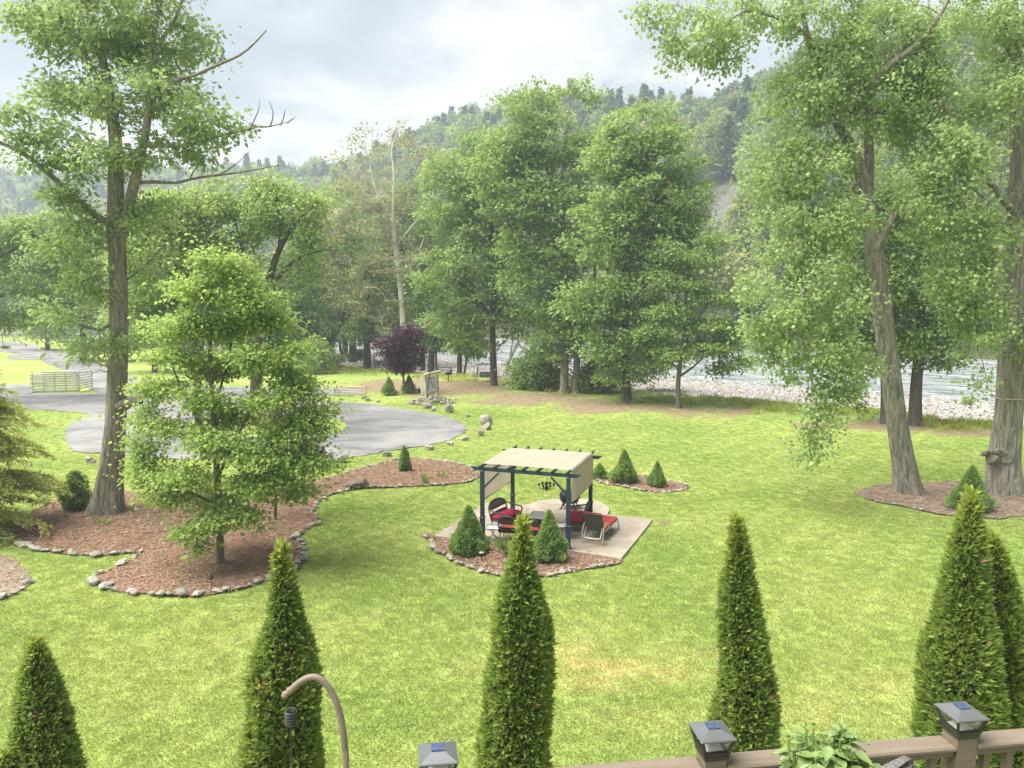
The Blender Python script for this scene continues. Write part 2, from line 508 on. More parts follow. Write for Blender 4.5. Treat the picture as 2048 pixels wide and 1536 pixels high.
grass = np.ones(len(GV)); n_ = len(GV)
near = (GV[:, 1] > 4) & (np.abs(GV[:, 0]) < 140) & (GV[:, 1] < 230)
ni = np.where(near)[0]
def cut(poly):
    m = inside(np.asarray(poly), GV[ni, 0], GV[ni, 1]); grass[ni[m]] = 0
for p in (ROAD_A, ROAD_B, ROAD_C, ROAD_D): cut(p)

for p in (PATIO, BED_PERGOLA, BED_BACK, BED_LEFT, BED_RIGHT, BED_FAR_LEFT): cut(p)
GV[:, 2] -= np.where((grass < .5) & (S_ < -1), .035, 0)
def blobs(lst):
    r = np.zeros(len(GV))
    for x, y, rx, ry, k in lst:
        r = np.maximum(r, k * np.exp(-((PX - x) / rx) ** 2 - ((PY - y) / ry) ** 2))
    return r
DIRT = blobs([(780, 728, 100, 9, .8), (690, 722, 60, 9, .8), (700, 742, 120, 4, .5), (830, 775, 130, 17, 1.3), (930, 774, 90, 17, 1.3), (1050, 800, 130, 14, 1.2), (1200, 814, 120, 15, 1.3), (1330, 818, 100, 14, 1.3), (1450, 820, 90, 11, 1.1), (1390, 832, 120, 7, .7), (1800, 850, 140, 14, 1.0), (1930, 866, 90, 11, .8), (1640, 850, 70, 9, .7), (1100, 782, 70, 12, .7), (840, 1062, 25, 20, .7), (1330, 1045, 22, 8, .7), (680, 780, 60, 8, .6), (560, 745, 90, 10, .4)])
DRY = blobs([(1210, 1345, 200, 24, 1.5), (1130, 1300, 70, 14, 1.4), (1370, 1315, 90, 20, 1.0), (960, 1330, 80, 22, .4), (480, 1290, 220, 20, .35), (1620, 1420, 90, 40, .7), (1250, 1440, 140, 22, .4), (1050, 1265, 120, 14, .4), (1760, 1370, 60, 30, .4), (640, 1240, 160, 14, .4)])
wd = Wob(21, 18, .3, 3.0, 2)(GV[:, :2])
DIRT = np.clip(DIRT * (1.15 + .35 * wd), 0, 1) * (S_ < 6)
DRY = np.clip(DRY * (1 + .3 * Wob(22, 14, .6, 4, 2)(GV[:, :2])), 0, 1)
dist = np.hypot(GV[:, 0], GV[:, 1])
GRASS = grass * (1 - .92 * DIRT) * np.interp(dist, [8, 14, 22, 35, 60, 75, 80], [.5, 1, .8, .4, .16, .1, 0]) * (np.abs(GV[:, 0]) < GV[:, 1] * .75 + 4) * (S_ < 1)
TALL = grass * sstep(-6.0, 0, S_) * (1 - sstep(2.0, 7, S_)) * (dist < 150) * (np.abs(GV[:, 0]) < GV[:, 1] * .75 + 4)
TALL = TALL * np.clip(.5 + .5 * Wob(23, 12, .2, 1.2, 2)(GV[:, :2]), 0.05, 1) * (1 - .6 * DIRT) * np.where(PX < 1460, .35, 1)

# ground materials
def lawn_nodes(n, l, inst):
    pos = n.new('ShaderNodeNewGeometry').outputs['Position']
    kind = 'INSTANCER' if inst else 'GEOMETRY'
    f1 = noise(n, l, pos, .16, 5, .6); f2 = noise(n, l, pos, 1.3, 5, .65); f3 = noise(n, l, pos, 14, 3, .6)
    c = mixc(n, l, ramp(n, l, f1, .35, .65), (.235, .33, .075), (.365, .42, .12))
    c = mixc(n, l, math_(n, l, 'MULTIPLY', ramp(n, l, f2, .42, .72), .35), c, (.18, .275, .075))
    # mowing passes
    mp = n.new('ShaderNodeMapping'); mp.inputs['Rotation'].default_value = (0, 0, R(37)); l.new(pos, mp.inputs[0])
    wv = n.new('ShaderNodeTexWave'); wv.inputs['Scale'].default_value = .19; wv.inputs['Distortion'].default_value = 2.2
    wv.inputs['Detail'].default_value = 2; wv.inputs['Detail Scale'].default_value = .6; l.new(mp.outputs[0], wv.inputs[0])
    c = mixc(n, l, math_(n, l, 'MULTIPLY', math_(n, l, 'MULTIPLY', ramp(n, l, wv.outputs['Fac'], .62, .95), ramp(n, l, f1, .35, .6)), .55), c, (.40, .46, .15))
    dry = math_(n, l, 'MULTIPLY', attr(n, 'dry', kind), ramp(n, l, f2, .3, .62))
    c = mixc(n, l, math_(n, l, 'MULTIPLY', dry, .95), c, (.60, .50, .22))
    return pos, c, f2, f3
mt_lawn, n, l, out = nt('lawn_soil_and_turf')
pos, c, f2, f3 = lawn_nodes(n, l, False)
c = mixc(n, l, math_(n, l, 'ADD', .40, math_(n, l, 'MULTIPLY', ramp(n, l, f3, .40, .7), .25)), c, (.14, .185, .045))
dfac = ramp(n, l, math_(n, l, 'ADD', attr(n, 'dirt'), math_(n, l, 'MULTIPLY', math_(n, l, 'SUBTRACT', f2, .5), 1.1)), .35, .8)
soil = mixc(n, l, ramp(n, l, noise(n, l, pos, 2.5, 6, .65), .35, .7), (.13, .10, .06), (.26, .20, .13))
c = mixc(n, l, dfac, c, soil)
principled(n, l, out, c, .95, .1, 0, f3, .6, .03)

mt_blade, n, l, out = nt('grass_blades')
pos, c, f2, f3 = lawn_nodes(n, l, True)
c = mixc(n, l, math_(n, l, 'MULTIPLY', attr(n, 'v'), .25), c, (.40, .45, .14))
p = principled(n, l, out, c, .6, .2)
t = n.new('ShaderNodeBsdfTranslucent'); l.new(c, t.inputs[0])
mx = n.new('ShaderNodeMixShader'); mx.inputs[0].default_value = .4
l.new(p.outputs[0], mx.inputs[1]); l.new(t.outputs[0], mx.inputs[2]); l.new(mx.outputs[0], out.inputs[0])

mt_tall = leaf_mat('tall_grass_blades', (.24, .33, .06), (.36, .42, .09), None, .4, .6, .2)
mt_gravel, n, l, out = nt('river_gravel')
pos = n.new('ShaderNodeNewGeometry').outputs['Position']
vor = n.new('ShaderNodeTexVoronoi'); vor.inputs['Scale'].default_value = 4.5; l.new(pos, vor.inputs['Vector'])
vc = n.new('ShaderNodeSeparateColor'); l.new(vor.outputs['Color'], vc.inputs[0])
c = mixc(n, l, vc.outputs[0], (.14, .13, .12), (.34, .32, .30))
c = mixc(n, l, ramp(n, l, noise(n, l, pos, .25, 4, .6), .45, .7), c, (.20, .18, .14))
principled(n, l, out, c, .9, .2, 0, math_(n, l, 'SUBTRACT', 1.0, vor.outputs['Distance']), .8, .08)

mt_hill, n, l, out = nt('wooded_hillside_soil')
pos = n.new('ShaderNodeNewGeometry').outputs['Position']
f = noise(n, l, pos, .05, 6, .7); fs = noise(n, l, pos, .25, 6, .7, (1, 1, .25))
c = mixc(n, l, ramp(n, l, f, .35, .65), (.045, .06, .02), (.07, .085, .03))
scar = mixc(n, l, ramp(n, l, fs, .35, .65), (.075, .075, .070), (.16, .158, .15))
c = mixc(n, l, attr(n, 'scar'), c, scar)
principled(n, l, out, c, .95, .1, 0, fs, .7, .8)

# the bare slide on the hillside
def march(x, y):
    d = ray(x, y)
    for t in np.linspace(80, 700, 1600):
        p = np.array([0, 0, CAM_Z]) + d * t
        if p[1] > 60 and p[2] < terrain(p[0], p[1]) and sdist(p[0], p[1]) > 80: return p
    return None
scar_c = np.array([march(1446, yy) if march(1446, yy) is not None else (60, 200, 20) for yy in (415, 450, 490)])
hx, hy = PX, PY
SCAR = np.clip(np.exp(-((hx - 1446 - (hy - 440) * -.12) / 34) ** 2) * sstep(350, 385, hy) * (1 - sstep(520, 560, hy)) * 1.6 - .25, 0, 1) * (S_ > 82) * (GV[:, 1] > 60)
SH = S_ + .5 * np.clip(udist(GV[:, 0], GV[:, 1]) - 330, 0, 2000)
FOREST = ((SH > 84) & (S_ > 30) & (GV[:, 1] > 40) & (dist < 1000)).astype(float)
FOREST *= 1 - ((hx > 1408) & (hx < 1492) & (hy > 372) & (hy < 580))
FOREST *= (np.abs(GV[:, 0]) < GV[:, 1] * .80 + 20) * np.interp(SH, [84, 200, 225, 226], [1, 1, .8, 0]) * np.interp(dist, [100, 400, 900], [1, .9, .55])

idx = np.arange(len(GV)).reshape(len(ys), len(xs))
Q = np.stack([idx[:-1, :-1], idx[:-1, 1:], idx[1:, 1:], idx[1:, :-1]], -1).reshape(-1, 4)
SH = S_ + .5 * np.clip(udist(GV[:, 0], GV[:, 1]) - 330, 0, 2000) * (S_ > 20)
qs = SH[Q].mean(1)
def sub_ground(name, mask, mat, attrs, label):
    q = Q[mask]; u, inv = np.unique(q, return_inverse=True)
    me = mesh_np(name, GV[u], inv.reshape(-1, 4), 4, {k: ('POINT', v[u]) for k, v in attrs.items()}, smooth=True)
    return tag(obj(name, me, mat), label, kind='structure')
lawn = sub_ground('lawn', qs < 4.0, mt_lawn, {'dirt': DIRT, 'dry': DRY, 'grass': GRASS, 'tall': TALL}, 'mown yellow-green lawn sloping towards the river')
GRAV = (sstep(3.5, 6, S_) * (1 - sstep(29, 32, S_)) * (dist < 130)) * np.clip(.75 + .4 * _w1(GV[:, :2] * 1.7), .2, 1)
gravel_bar = sub_ground('gravel_bar', (qs >= 4.0) & (qs < 80), mt_gravel, {'stones': GRAV}, 'pale gravel bar and bed of the river')
hill = sub_ground('hill', qs >= 80, mt_hill, {'scar': SCAR, 'forest': FOREST}, 'steep wooded hillside beyond the river')

# river
mt_water, n, l, out = nt('river_water')
pos = n.new('ShaderNodeNewGeometry').outputs['Position']
mp = n.new('ShaderNodeMapping'); mp.inputs['Rotation'].default_value = (0, 0, R(41)); l.new(pos, mp.inputs[0])
fl = mp.outputs[0]
f1 = noise(n, l, fl, .5, 6, .65, (.45, 1.6, 1), .5); f2 = noise(n, l, fl, 2.2, 6, .7, (.5, 1.3, 1), .8)
fo = ramp(n, l, math_(n, l, 'ADD', math_(n, l, 'MULTIPLY', f1, .6), math_(n, l, 'MULTIPLY', f2, .4)), .44, .60)
c = mixc(n, l, fo, (.085, .11, .115), (.44, .47, .48))
principled(n, l, out, c, .22, .5, 0, math_(n, l, 'ADD', f1, math_(n, l, 'MULTIPLY', f2, .5)), 1.0, .5)
P0 = []
for u_ in np.arange(-200, 900, 10.0):
    for s_ in (17, 92):
        yy = (s_ * 1.325 + 77) ; # solve x,y from u,s
        A = np.array([[.87, 1.0], [-.755, .656]]); b_ = np.array([s_ * 1.325 + 77, u_])
        P0.append([*np.linalg.solve(A, b_), -1.42])
P0 = np.array(P0); k = np.arange(len(P0) // 2 - 1) * 2
river = tag(obj('river', mesh_np('river', P0, np.stack([k, k + 1, k + 3, k + 2], -1), 4), mt_water), 'wide shallow river with bright riffles', kind='structure')

# roads, island, patio, beds
mt_road, n, l, out = nt('worn_gravel_asphalt')
pos = n.new('ShaderNodeNewGeometry').outputs['Position']
f1 = noise(n, l, pos, .22, 5, .6, (1, 1, 1), .8); f2 = noise(n, l, pos, 9, 4, .7); f3 = noise(n, l, pos, .7, 5, .6, (.6, 1.1, 1), 1.0)
c = mixc(n, l, ramp(n, l, f1, .38, .62), (.105, .107, .112), (.215, .21, .205))
c = mixc(n, l, math_(n, l, 'MULTIPLY', ramp(n, l, f3, .48, .66), .4), c, (.27, .265, .255))
c = mixc(n, l, math_(n, l, 'MULTIPLY', ramp(n, l, f2, .5, .75), .35), c, (.09, .09, .09))
principled(n, l, out, c, .92, .2, 0, f2, .4, .02)
tag(sheet('road', ROAD_A, .018, mt_road, 'grey gravel drive looping round the grass island'), 'grey gravel drive looping round the grass island')
sheet('road', ROAD_B, .024, mt_road, 'grey lane leading away to the far left past the trees')
sheet('road', ROAD_C, .014, mt_road, 'grey side lane at left edge in front of the stacked white planks')
sheet('road', ROAD_D, .014, mt_road, 'short grey turn-off beside the far lane')
isl = sheet('grass_island', ISLAND, .03, mt_lawn, 'grass island inside the loop of the drive', 1.2)

mt_conc, n, l, out = nt('patio_concrete')
pos = n.new('ShaderNodeNewGeometry').outputs['Position']
f1 = noise(n, l, pos, .9, 6, .65, None, .5); f2 = noise(n, l, pos, 22, 4, .6)
c = mixc(n, l, ramp(n, l, f1, .35, .7), (.19, .165, .125), (.34, .30, .24))
c = mixc(n, l, math_(n, l, 'MULTIPLY', ramp(n, l, f2, .45, .75), .25), c, (.18, .16, .12))
principled(n, l, out, c, .9, .25, 0, f2, .25, .01)
pm = MB(); pm.prism([tuple(p) for p in PATIO], lambda a, b, t: (a, b, -.06 + t), .13)
patio = tag(pm.build('patio', mt_conc), 'concrete patio with a rounded end under and around the pergola', kind='structure')
MT_JOINT = M('joint_filler', (.10, .088, .068), (.15, .13, .10), 12, .95, .1)
for pa, pb in (((1047, 1015), (1214, 1031)), ((1003, 1089), (1060, 1015)), ((1140, 1104), (1166, 1027))):
    q0, q1 = g(*pa, .069), g(*pb, .069); jm = MB(); jm.beam(q0, q1, .014, .005); jm.build('joint', MT_JOINT, patio)

mt_mulch, n, l, out = nt('red_brown_mulch')
pos = n.new('ShaderNodeNewGeometry').outputs['Position']
f1 = noise(n, l, pos, .5, 5, .6); f2 = noise(n, l, pos, 13, 5, .7, (1, 1, 1), 1.2)
c = mixc(n, l, ramp(n, l, f1, .38, .66), (.15, .096, .062), (.21, .112, .076))
c = mixc(n, l, math_(n, l, 'MULTIPLY', ramp(n, l, f2, .48, .74), .6), c, (.36, .25, .17))
c = mixc(n, l, math_(n, l, 'MULTIPLY', ramp(n, l, f2, .52, .3), .6), c, (.06, .04, .025))
principled(n, l, out, c, .95, .1, 0, f2, .8, .05)
bed_p = sheet('mulch_bed', BED_PERGOLA, .022, mt_mulch, 'crescent mulch bed edged with stones in front of the pergola patio', .5, .05)
bed_b = sheet('mulch_bed', BED_BACK, .022, mt_mulch, 'small pointed mulch bed with two cone shrubs right behind the pergola', .5, .05)
bed_l = sheet('mulch_bed', BED_LEFT, .022, mt_mulch, 'long winding red mulch bed under the maple and tall oak', .7, .06)
mt_mulch2 = M('grey_brown_mulch', (.10, .078, .055), (.27, .22, .165), 9, .95, .1, 0, .8, .04)
bed_r = sheet('mulch_bed', BED_RIGHT, .022, mt_mulch2, 'bare mulch ring round the two leaning cottonwood trunks', .7, .05)
bed_f = sheet('mulch_bed', BED_FAR_LEFT, .022, mt_mulch2, 'grey mulch bed under the hemlock at left edge', .6, .05)

# grass blades, mulch chips, river stones
def tuft_mesh(seed, nb, h, spread, w, lean):
    r = np.random.default_rng(seed)
    b = np.c_[r.normal(0, spread, (nb, 2)), np.zeros(nb)]
    a = r.uniform(0, 6.283, nb); hh = h * r.uniform(.55, 1.15, nb)
    d = np.c_[np.cos(a), np.sin(a), np.zeros(nb)]; sd = np.c_[-np.sin(a), np.cos(a), np.zeros(nb)] * (w / 2)
    ln = (lean * r.uniform(.2, 1, nb) * hh)[:, None]
    up = np.c_[np.zeros((nb, 2)), hh]
    V = np.stack([b - sd, b + sd, b + sd * .7 + up * .6 + d * ln * .35, b + up + d * ln, b - sd * .7 + up * .6 + d * ln * .35], 1).reshape(-1, 3)
    i = np.arange(nb)[:, None] * 5
    return mesh_np('tuft', V, np.concatenate([i + [0, 1, 2, 3, 4]], 1), 5, {'v': ('FACE', r.uniform(0, 1, nb))})
tl = lib_collection('lib_tufts', [loose('tuft%d' % i, tuft_mesh(i, 26, .036, .11, .010, 1.5), mt_blade) for i in range(4)])
scatter('grass', lawn, tl, 120, 'grass', .7, 1.35, 11, 'short grass blades of the mown lawn', .12)
tg = lib_collection('lib_tall', [loose('tall%d' % i, tuft_mesh(40 + i, 34, .36, .20, .022, .9), mt_tall) for i in range(3)])
scatter('tall_grass', lawn, tg, 9, 'tall', .6, 1.3, 12, 'tall unmown grass and weeds along the river bank', .15)
def chip_mesh(seed, k=14):
    r = np.random.default_rng(seed); V = []; Fs = []
    for j in range(k):
        c = np.r_[r.normal(0, .09, 2), r.uniform(.004, .03)]; a = r.uniform(0, 6.283); t = r.uniform(-.5, .5)
        d = np.array([math.cos(a), math.sin(a), t * .6]) * r.uniform(.02, .05); s = np.array([-math.sin(a), math.cos(a), r.uniform(-.3, .3)]) * r.uniform(.005, .012)
        V += [c - d - s, c + d - s, c + d + s, c - d + s]; Fs += [4 * j, 4 * j + 1, 4 * j + 2, 4 * j + 3]
    return mesh_np('chips', np.array(V), np.array(Fs), 4, {'v': ('FACE', r.uniform(0, 1, k))})
mt_chip, n, l, out = nt('bark_chips')
oi = n.new('ShaderNodeObjectInfo')
c = mixc(n, l, attr(n, 'v'), (.10, .062, .042), (.38, .275, .195))
principled(n, l, out, c, .9, .1)
cl = lib_collection('lib_chips', [loose('chip%d' % i, chip_mesh(i), mt_chip) for i in range(3)])
for b_, dn, lb_ in ((bed_p, 40, 'loose bark chips on the crescent bed before the patio'), (bed_b, 34, 'loose bark chips on the small bed behind the pergola'), (bed_l, 26, 'loose bark chips on the long bed under the maple'), (bed_r, 22, 'loose bark chips round the two cottonwoods'), (bed_f, 12, 'loose bark chips under the hemlock at left edge')):
    scatter('mulch_chips', b_, cl, dn, 'd', .7, 1.3, 31, lb_, .2)
# ---------------------------------------------------------------- foliage and trees
def gt(x, y):                             # photo pixel -> point on the terrain (for the river bank)
    d = ray(x, y); t0 = 30.0
    for t in np.arange(30, 200, .25):
        p = np.array([d[0] * t, d[1] * t, CAM_Z + d[2] * t])
        if p[2] < float(terrain(p[0], p[1])): return p
    return g(x, y)

def leaves_np(P, D, size, aspect, rng, up=.7, droop=.15, fold=.12):
    """one four-cornered leaf per point: P base, D preferred direction"""
    n = len(P)
    d = nrm(D + rng.normal(0, .55, (n, 3)) + np.array([0, 0, -droop]))
    nn = nrm(rng.normal(0, .6, (n, 3)) + np.array([0, 0, up]))
    s = nrm(np.cross(d, nn)); nn = np.cross(s, d)
    L = (size * rng.uniform(.45, 1.45, n))[:, None]; W = L * aspect * .5
    mid = P + d * L * .45
    V = np.stack([P, mid + s * W + nn * W * fold * 2, P + d * L - nn * L * .12, mid - s * W + nn * W * fold * 2], 1).reshape(-1, 3)
    return V, np.arange(n * 4).reshape(-1, 4)

def px_stem(pts, Y, dy=None):
    """limb drawn in photo pixels at distance Y (+ per-point offsets dy)"""
    dy = dy or [0] * len(pts)
    return [at(p[0], p[1], Y + o) for p, o in zip(pts, dy)]

def make_tree(name, label, base, stems, lobes, nclump, lpc, leaf, bark, leafm, seed, aspect=.6, clump=.6, flat=.65,
              droop=.15, up=.7, twig=.011, sides=10, shell=.35, group=None, cat='tree', ripple=0.0, bare=(), tips=0.0, twigs=0, crown_name='crown', hang=0.0, rise=.35):
    """stems: [(points, radii)], lobes: [(centre, (rx,ry,rz), weight)]; limbs are grown from the stems out to leaf clumps"""
    rng = np.random.default_rng(seed)
    base = np.array(base, float)
    root = thing(name, label, cat, base, 0, group)
    pos, rad, par, sid = [], [], [], []
    chains = []
    for k, (pts, rr) in enumerate(stems):
        P = resample(pts, .35 if ripple else .7)
        cp = np.array(pts, float); ci_ = np.array([np.argmin(np.linalg.norm(P - q, axis=1)) for q in cp]); ci_[0], ci_[-1] = 0, len(P) - 1
        rr = np.interp(np.interp(np.arange(len(P)), np.maximum.accumulate(ci_), np.linspace(0, 1, len(cp))), np.linspace(0, 1, len(rr)), rr)
        ids = list(range(len(pos), len(pos) + len(P)))
        pos += list(P); rad += list(rr); chains.append((P, rr, k))
    npos = np.array(pos); nstem = len(npos)
    stem_r = np.array(rad)
    ok = np.ones(nstem, bool)
    # clump centres
    w = np.array([lb[2] * (lb[1][0] * lb[1][1] * lb[1][2]) ** .7 for lb in lobes]); w /= w.sum()
    li = rng.choice(len(lobes), nclump, p=w)
    C = np.array([lobes[i][0] for i in li]); RR = np.array([lobes[i][1] for i in li])
    dr = nrm(rng.normal(size=(nclump, 3))); rad_ = (shell + (1 - shell) * rng.uniform(0, 1, nclump)) ** .8
    C = C + dr * RR * rad_[:, None]
    C = C[C[:, 2] > base[2] + .25]
    d0 = np.array([np.min(np.linalg.norm(npos[:nstem] - c, axis=1)) for c in C])
    order = np.argsort(d0)
    N = np.zeros((nstem + len(C) * 4, 3)); N[:nstem] = npos; cnt = nstem
    parent = np.full(len(N), -1); load = np.zeros(len(N))
    free = np.ones(len(N)); paths = []; ends = []
    for i in order:
        c = C[i]; v = c - N[:cnt]; dist_ = np.linalg.norm(v, axis=1)
        lvl = np.where(np.arange(cnt) < nstem, 0.0, .12)
        cost = dist_ * (1 + lvl) + rise * np.maximum(0, -v[:, 2]) * 1.6 + .15 * np.maximum(0, np.abs(v[:, 2]) - dist_ * .8)
        j = int(np.argmin(cost)); a = N[j]; L = dist_[j]
        if L < .05: continue
        lift = np.array([0, 0, .14 * L]) if hang <= 0 else np.array([0, 0, .22 * L])
        ctrl = a * .55 + c * .45 + lift + rng.normal(0, .07 * L, 3)
        ts = np.array([.36, .7, 1.0])[:, None]
        Pn = a * (1 - ts) ** 2 + 2 * ctrl * ts * (1 - ts) + c * ts ** 2
        ids = [j]
        for q in Pn:
            N[cnt] = q; parent[cnt] = ids[-1]; ids.append(cnt); cnt += 1
        k = ids[-1]
        while k >= nstem: load[k] += 1; k = parent[k]
        paths.append(ids); ends.append((ids[-1], nrm(c - a)))
    BV, BF, o = [], [], 0
    def put(P, rr, sd, rip=None):
        nonlocal o
        V, Fc = tube_np(P, rr, sd, rip); BV.append(V); BF.append(Fc + o); o += len(V)
    for P, rr, k in chains:
        if ripple and k == 0:
            wv = Wob(seed + 5, 10, 2, 9, 2)
            def rp(P_, a_):
                aa = np.broadcast_to(a_[None, :], (len(P_), len(a_))); zz = np.broadcast_to(P_[:, 2:3], aa.shape)
                e = np.exp(-np.maximum(zz - base[2], 0) / .55)
                return 1 + ripple * .42 * wv(np.stack([np.cos(aa) * 1.6 + zz * .15, np.sin(aa) * 1.6 + zz * .1], -1)) + .035 * np.sin(aa * 15 + 1.3 * np.sin(zz * 1.7) + zz * .4) + e * (.16 * np.sin(aa * 4 + seed) + .10 * np.sin(aa * 7 + 1) + .34)
            put(P, rr, 60, rp)
        else:
            put(P, rr, sides if k < 3 else 7)
    for ids in paths:
        P = N[ids].copy(); rr = twig * np.sqrt(np.maximum(1, load[ids])) * 1.15
        rr[0] = rr[1] * 1.15
        if ids[0] < nstem: rr[0] = min(rr[0], stem_r[ids[0]] * .85)
        rr[-1] = min(rr[-1], twig)
        put(P, rr, 5 if rr[1] > .03 else 4)
    for P in bare:                                           # leafless dead twigs
        P = resample(P[0], .4); put(P + rng.normal(0, .02, P.shape), np.linspace(P_r := bare[0][1], .006, len(P)), 5)
    for e, d in (ends if twigs else ()):
        for _ in range(twigs):
            q = N[e] + (rng.normal(0, .55, 3) * [1, 1, flat]) * clump - d * clump * .3; st_ = N[e] - d * clump * rng.uniform(.2, .8)
            put(np.array([st_, (st_ + q) / 2 + rng.normal(0, .05, 3) * clump, q]), np.array([.5, .35, .15]) * twig, 3)
    V = np.vstack(BV) - base
    trunk = obj('trunk', mesh_np('trunk', V, np.vstack(BF), 4, smooth=True), bark, root)
    if lpc <= 0 or not ends: return root
    # leaves
    E = np.array([N[e] for e, _ in ends]); D = np.array([d for _, d in ends])
    n = len(E) * lpc
    ci = np.repeat(np.arange(len(E)), lpc)
    cs = clump * rng.uniform(.6, 1.35, len(E))
    off = rng.normal(0, 1, (n, 3)) * .5; off[:, 2] *= flat
    off = off * cs[ci][:, None] * 1.25
    P = E[ci] + off - D[ci] * (rng.uniform(-.35, .9, n) * cs[ci])[:, None]
    if hang: P[:, 2] -= hang * rng.uniform(0, 1, n) ** 1.5 * cs[ci]
    out = nrm(off + D[ci] * .4 * cs[ci][:, None])
    LV, LF = leaves_np(P, out, leaf, aspect, rng, up, droop)
    v = np.clip(.55 * rng.uniform(0, 1, len(E))[ci] + .45 * rng.uniform(0, 1, n), 0, 1)
    keep = np.repeat(P[:, 2] > base[2] + .05, 1)
    LV = LV.reshape(-1, 4, 3)[keep].reshape(-1, 3); v = v[keep]
    at_ = {'v': ('FACE', v)}
    if tips:
        rel = (np.linalg.norm(off, axis=1) / (cs[ci] + 1e-6))[keep]
        at_['tip'] = ('FACE', np.clip((rel - .75) * tips, 0, 1) * (rng.uniform(0, 1, len(v)) < .6))
    obj(crown_name, mesh_np('crown', LV - base, np.arange(len(LV)), 4, at_), leafm, root)
    return root

def lobes_px(lst, Y, wide=1.0):
    """(x, y, rx, ry[, depth offset, depth radius, weight]) in photo pixels at distance Y"""
    out = []
    for q in lst:
        x, y, rx, ry = q[:4]; dy = q[4] if len(q) > 4 else 0.0
        rx, ry = rx * wide, ry * (1 + (wide - 1) * .4)
        k = (Y + dy) / F / CP
        rd = q[5] if len(q) > 5 else .5 * (rx + ry) * k
        w_ = q[6] if len(q) > 6 else 1.0
        out.append((at(x, y, Y + dy), (rx * k, rd, ry * k), w_))
    return out

B_OAK = bark_mat('bark_grey_brown', (.11, .10, .075), (.32, .295, .225), 11, 1.0, .06, (.16, .155, .095))
B_COT = bark_mat('bark_cottonwood', (.10, .092, .072), (.37, .345, .28), 10, 1.2, .08, (.19, .18, .13))
B_YNG = bark_mat('bark_young_grey', (.10, .085, .065), (.19, .17, .13), 20, .5, .01)
B_DRK = bark_mat('bark_dark', (.045, .038, .03), (.12, .10, .08), 9, .8, .04)
B_SYC = bark_mat('bark_sycamore_white', (.45, .43, .37), (.72, .70, .64), 2.2, .3, .02, (.25, .23, .18))
B_DEAD = bark_mat('bark_dead_pale', (.15, .13, .11), (.33, .30, .26), 14, .5, .02)
L_OAK = leaf_mat('leaf_oak', (.12, .19, .048), (.215, .31, .088), None, .45)
L_MAP = leaf_mat('leaf_maple', (.15, .24, .055), (.25, .36, .085), (.30, .38, .085), .46)
L_COT = leaf_mat('leaf_cottonwood', (.16, .245, .072), (.275, .375, .125), None, .46)
L_DRK = leaf_mat('leaf_dark_green', (.080, .150, .034), (.155, .24, .052), None, .40)
L_MID = leaf_mat('leaf_mid_green', (.115, .195, .045), (.21, .31, .075), None, .42)
L_YEL = leaf_mat('leaf_yellow_green', (.145, .225, .050), (.235, .325, .080), None, .48)
L_SYC = leaf_mat('leaf_sycamore_olive', (.165, .185, .075), (.25, .265, .11), None, .38)
L_PUR = leaf_mat('leaf_purple', (.040, .020, .026), (.115, .048, .055), None, .2)
L_FAR = leaf_mat('leaf_far', (.085, .140, .036), (.165, .230, .055), None, .38, .6, .15, inst=.45)
L_FARL = leaf_mat('leaf_far_light', (.165, .22, .05), (.25, .31, .075), None, .38, .6, .15, inst=.3)
L_CON = leaf_mat('leaf_far_conifer', (.045, .085, .042), (.085, .135, .058), None, .25, .6, .15, inst=.4)

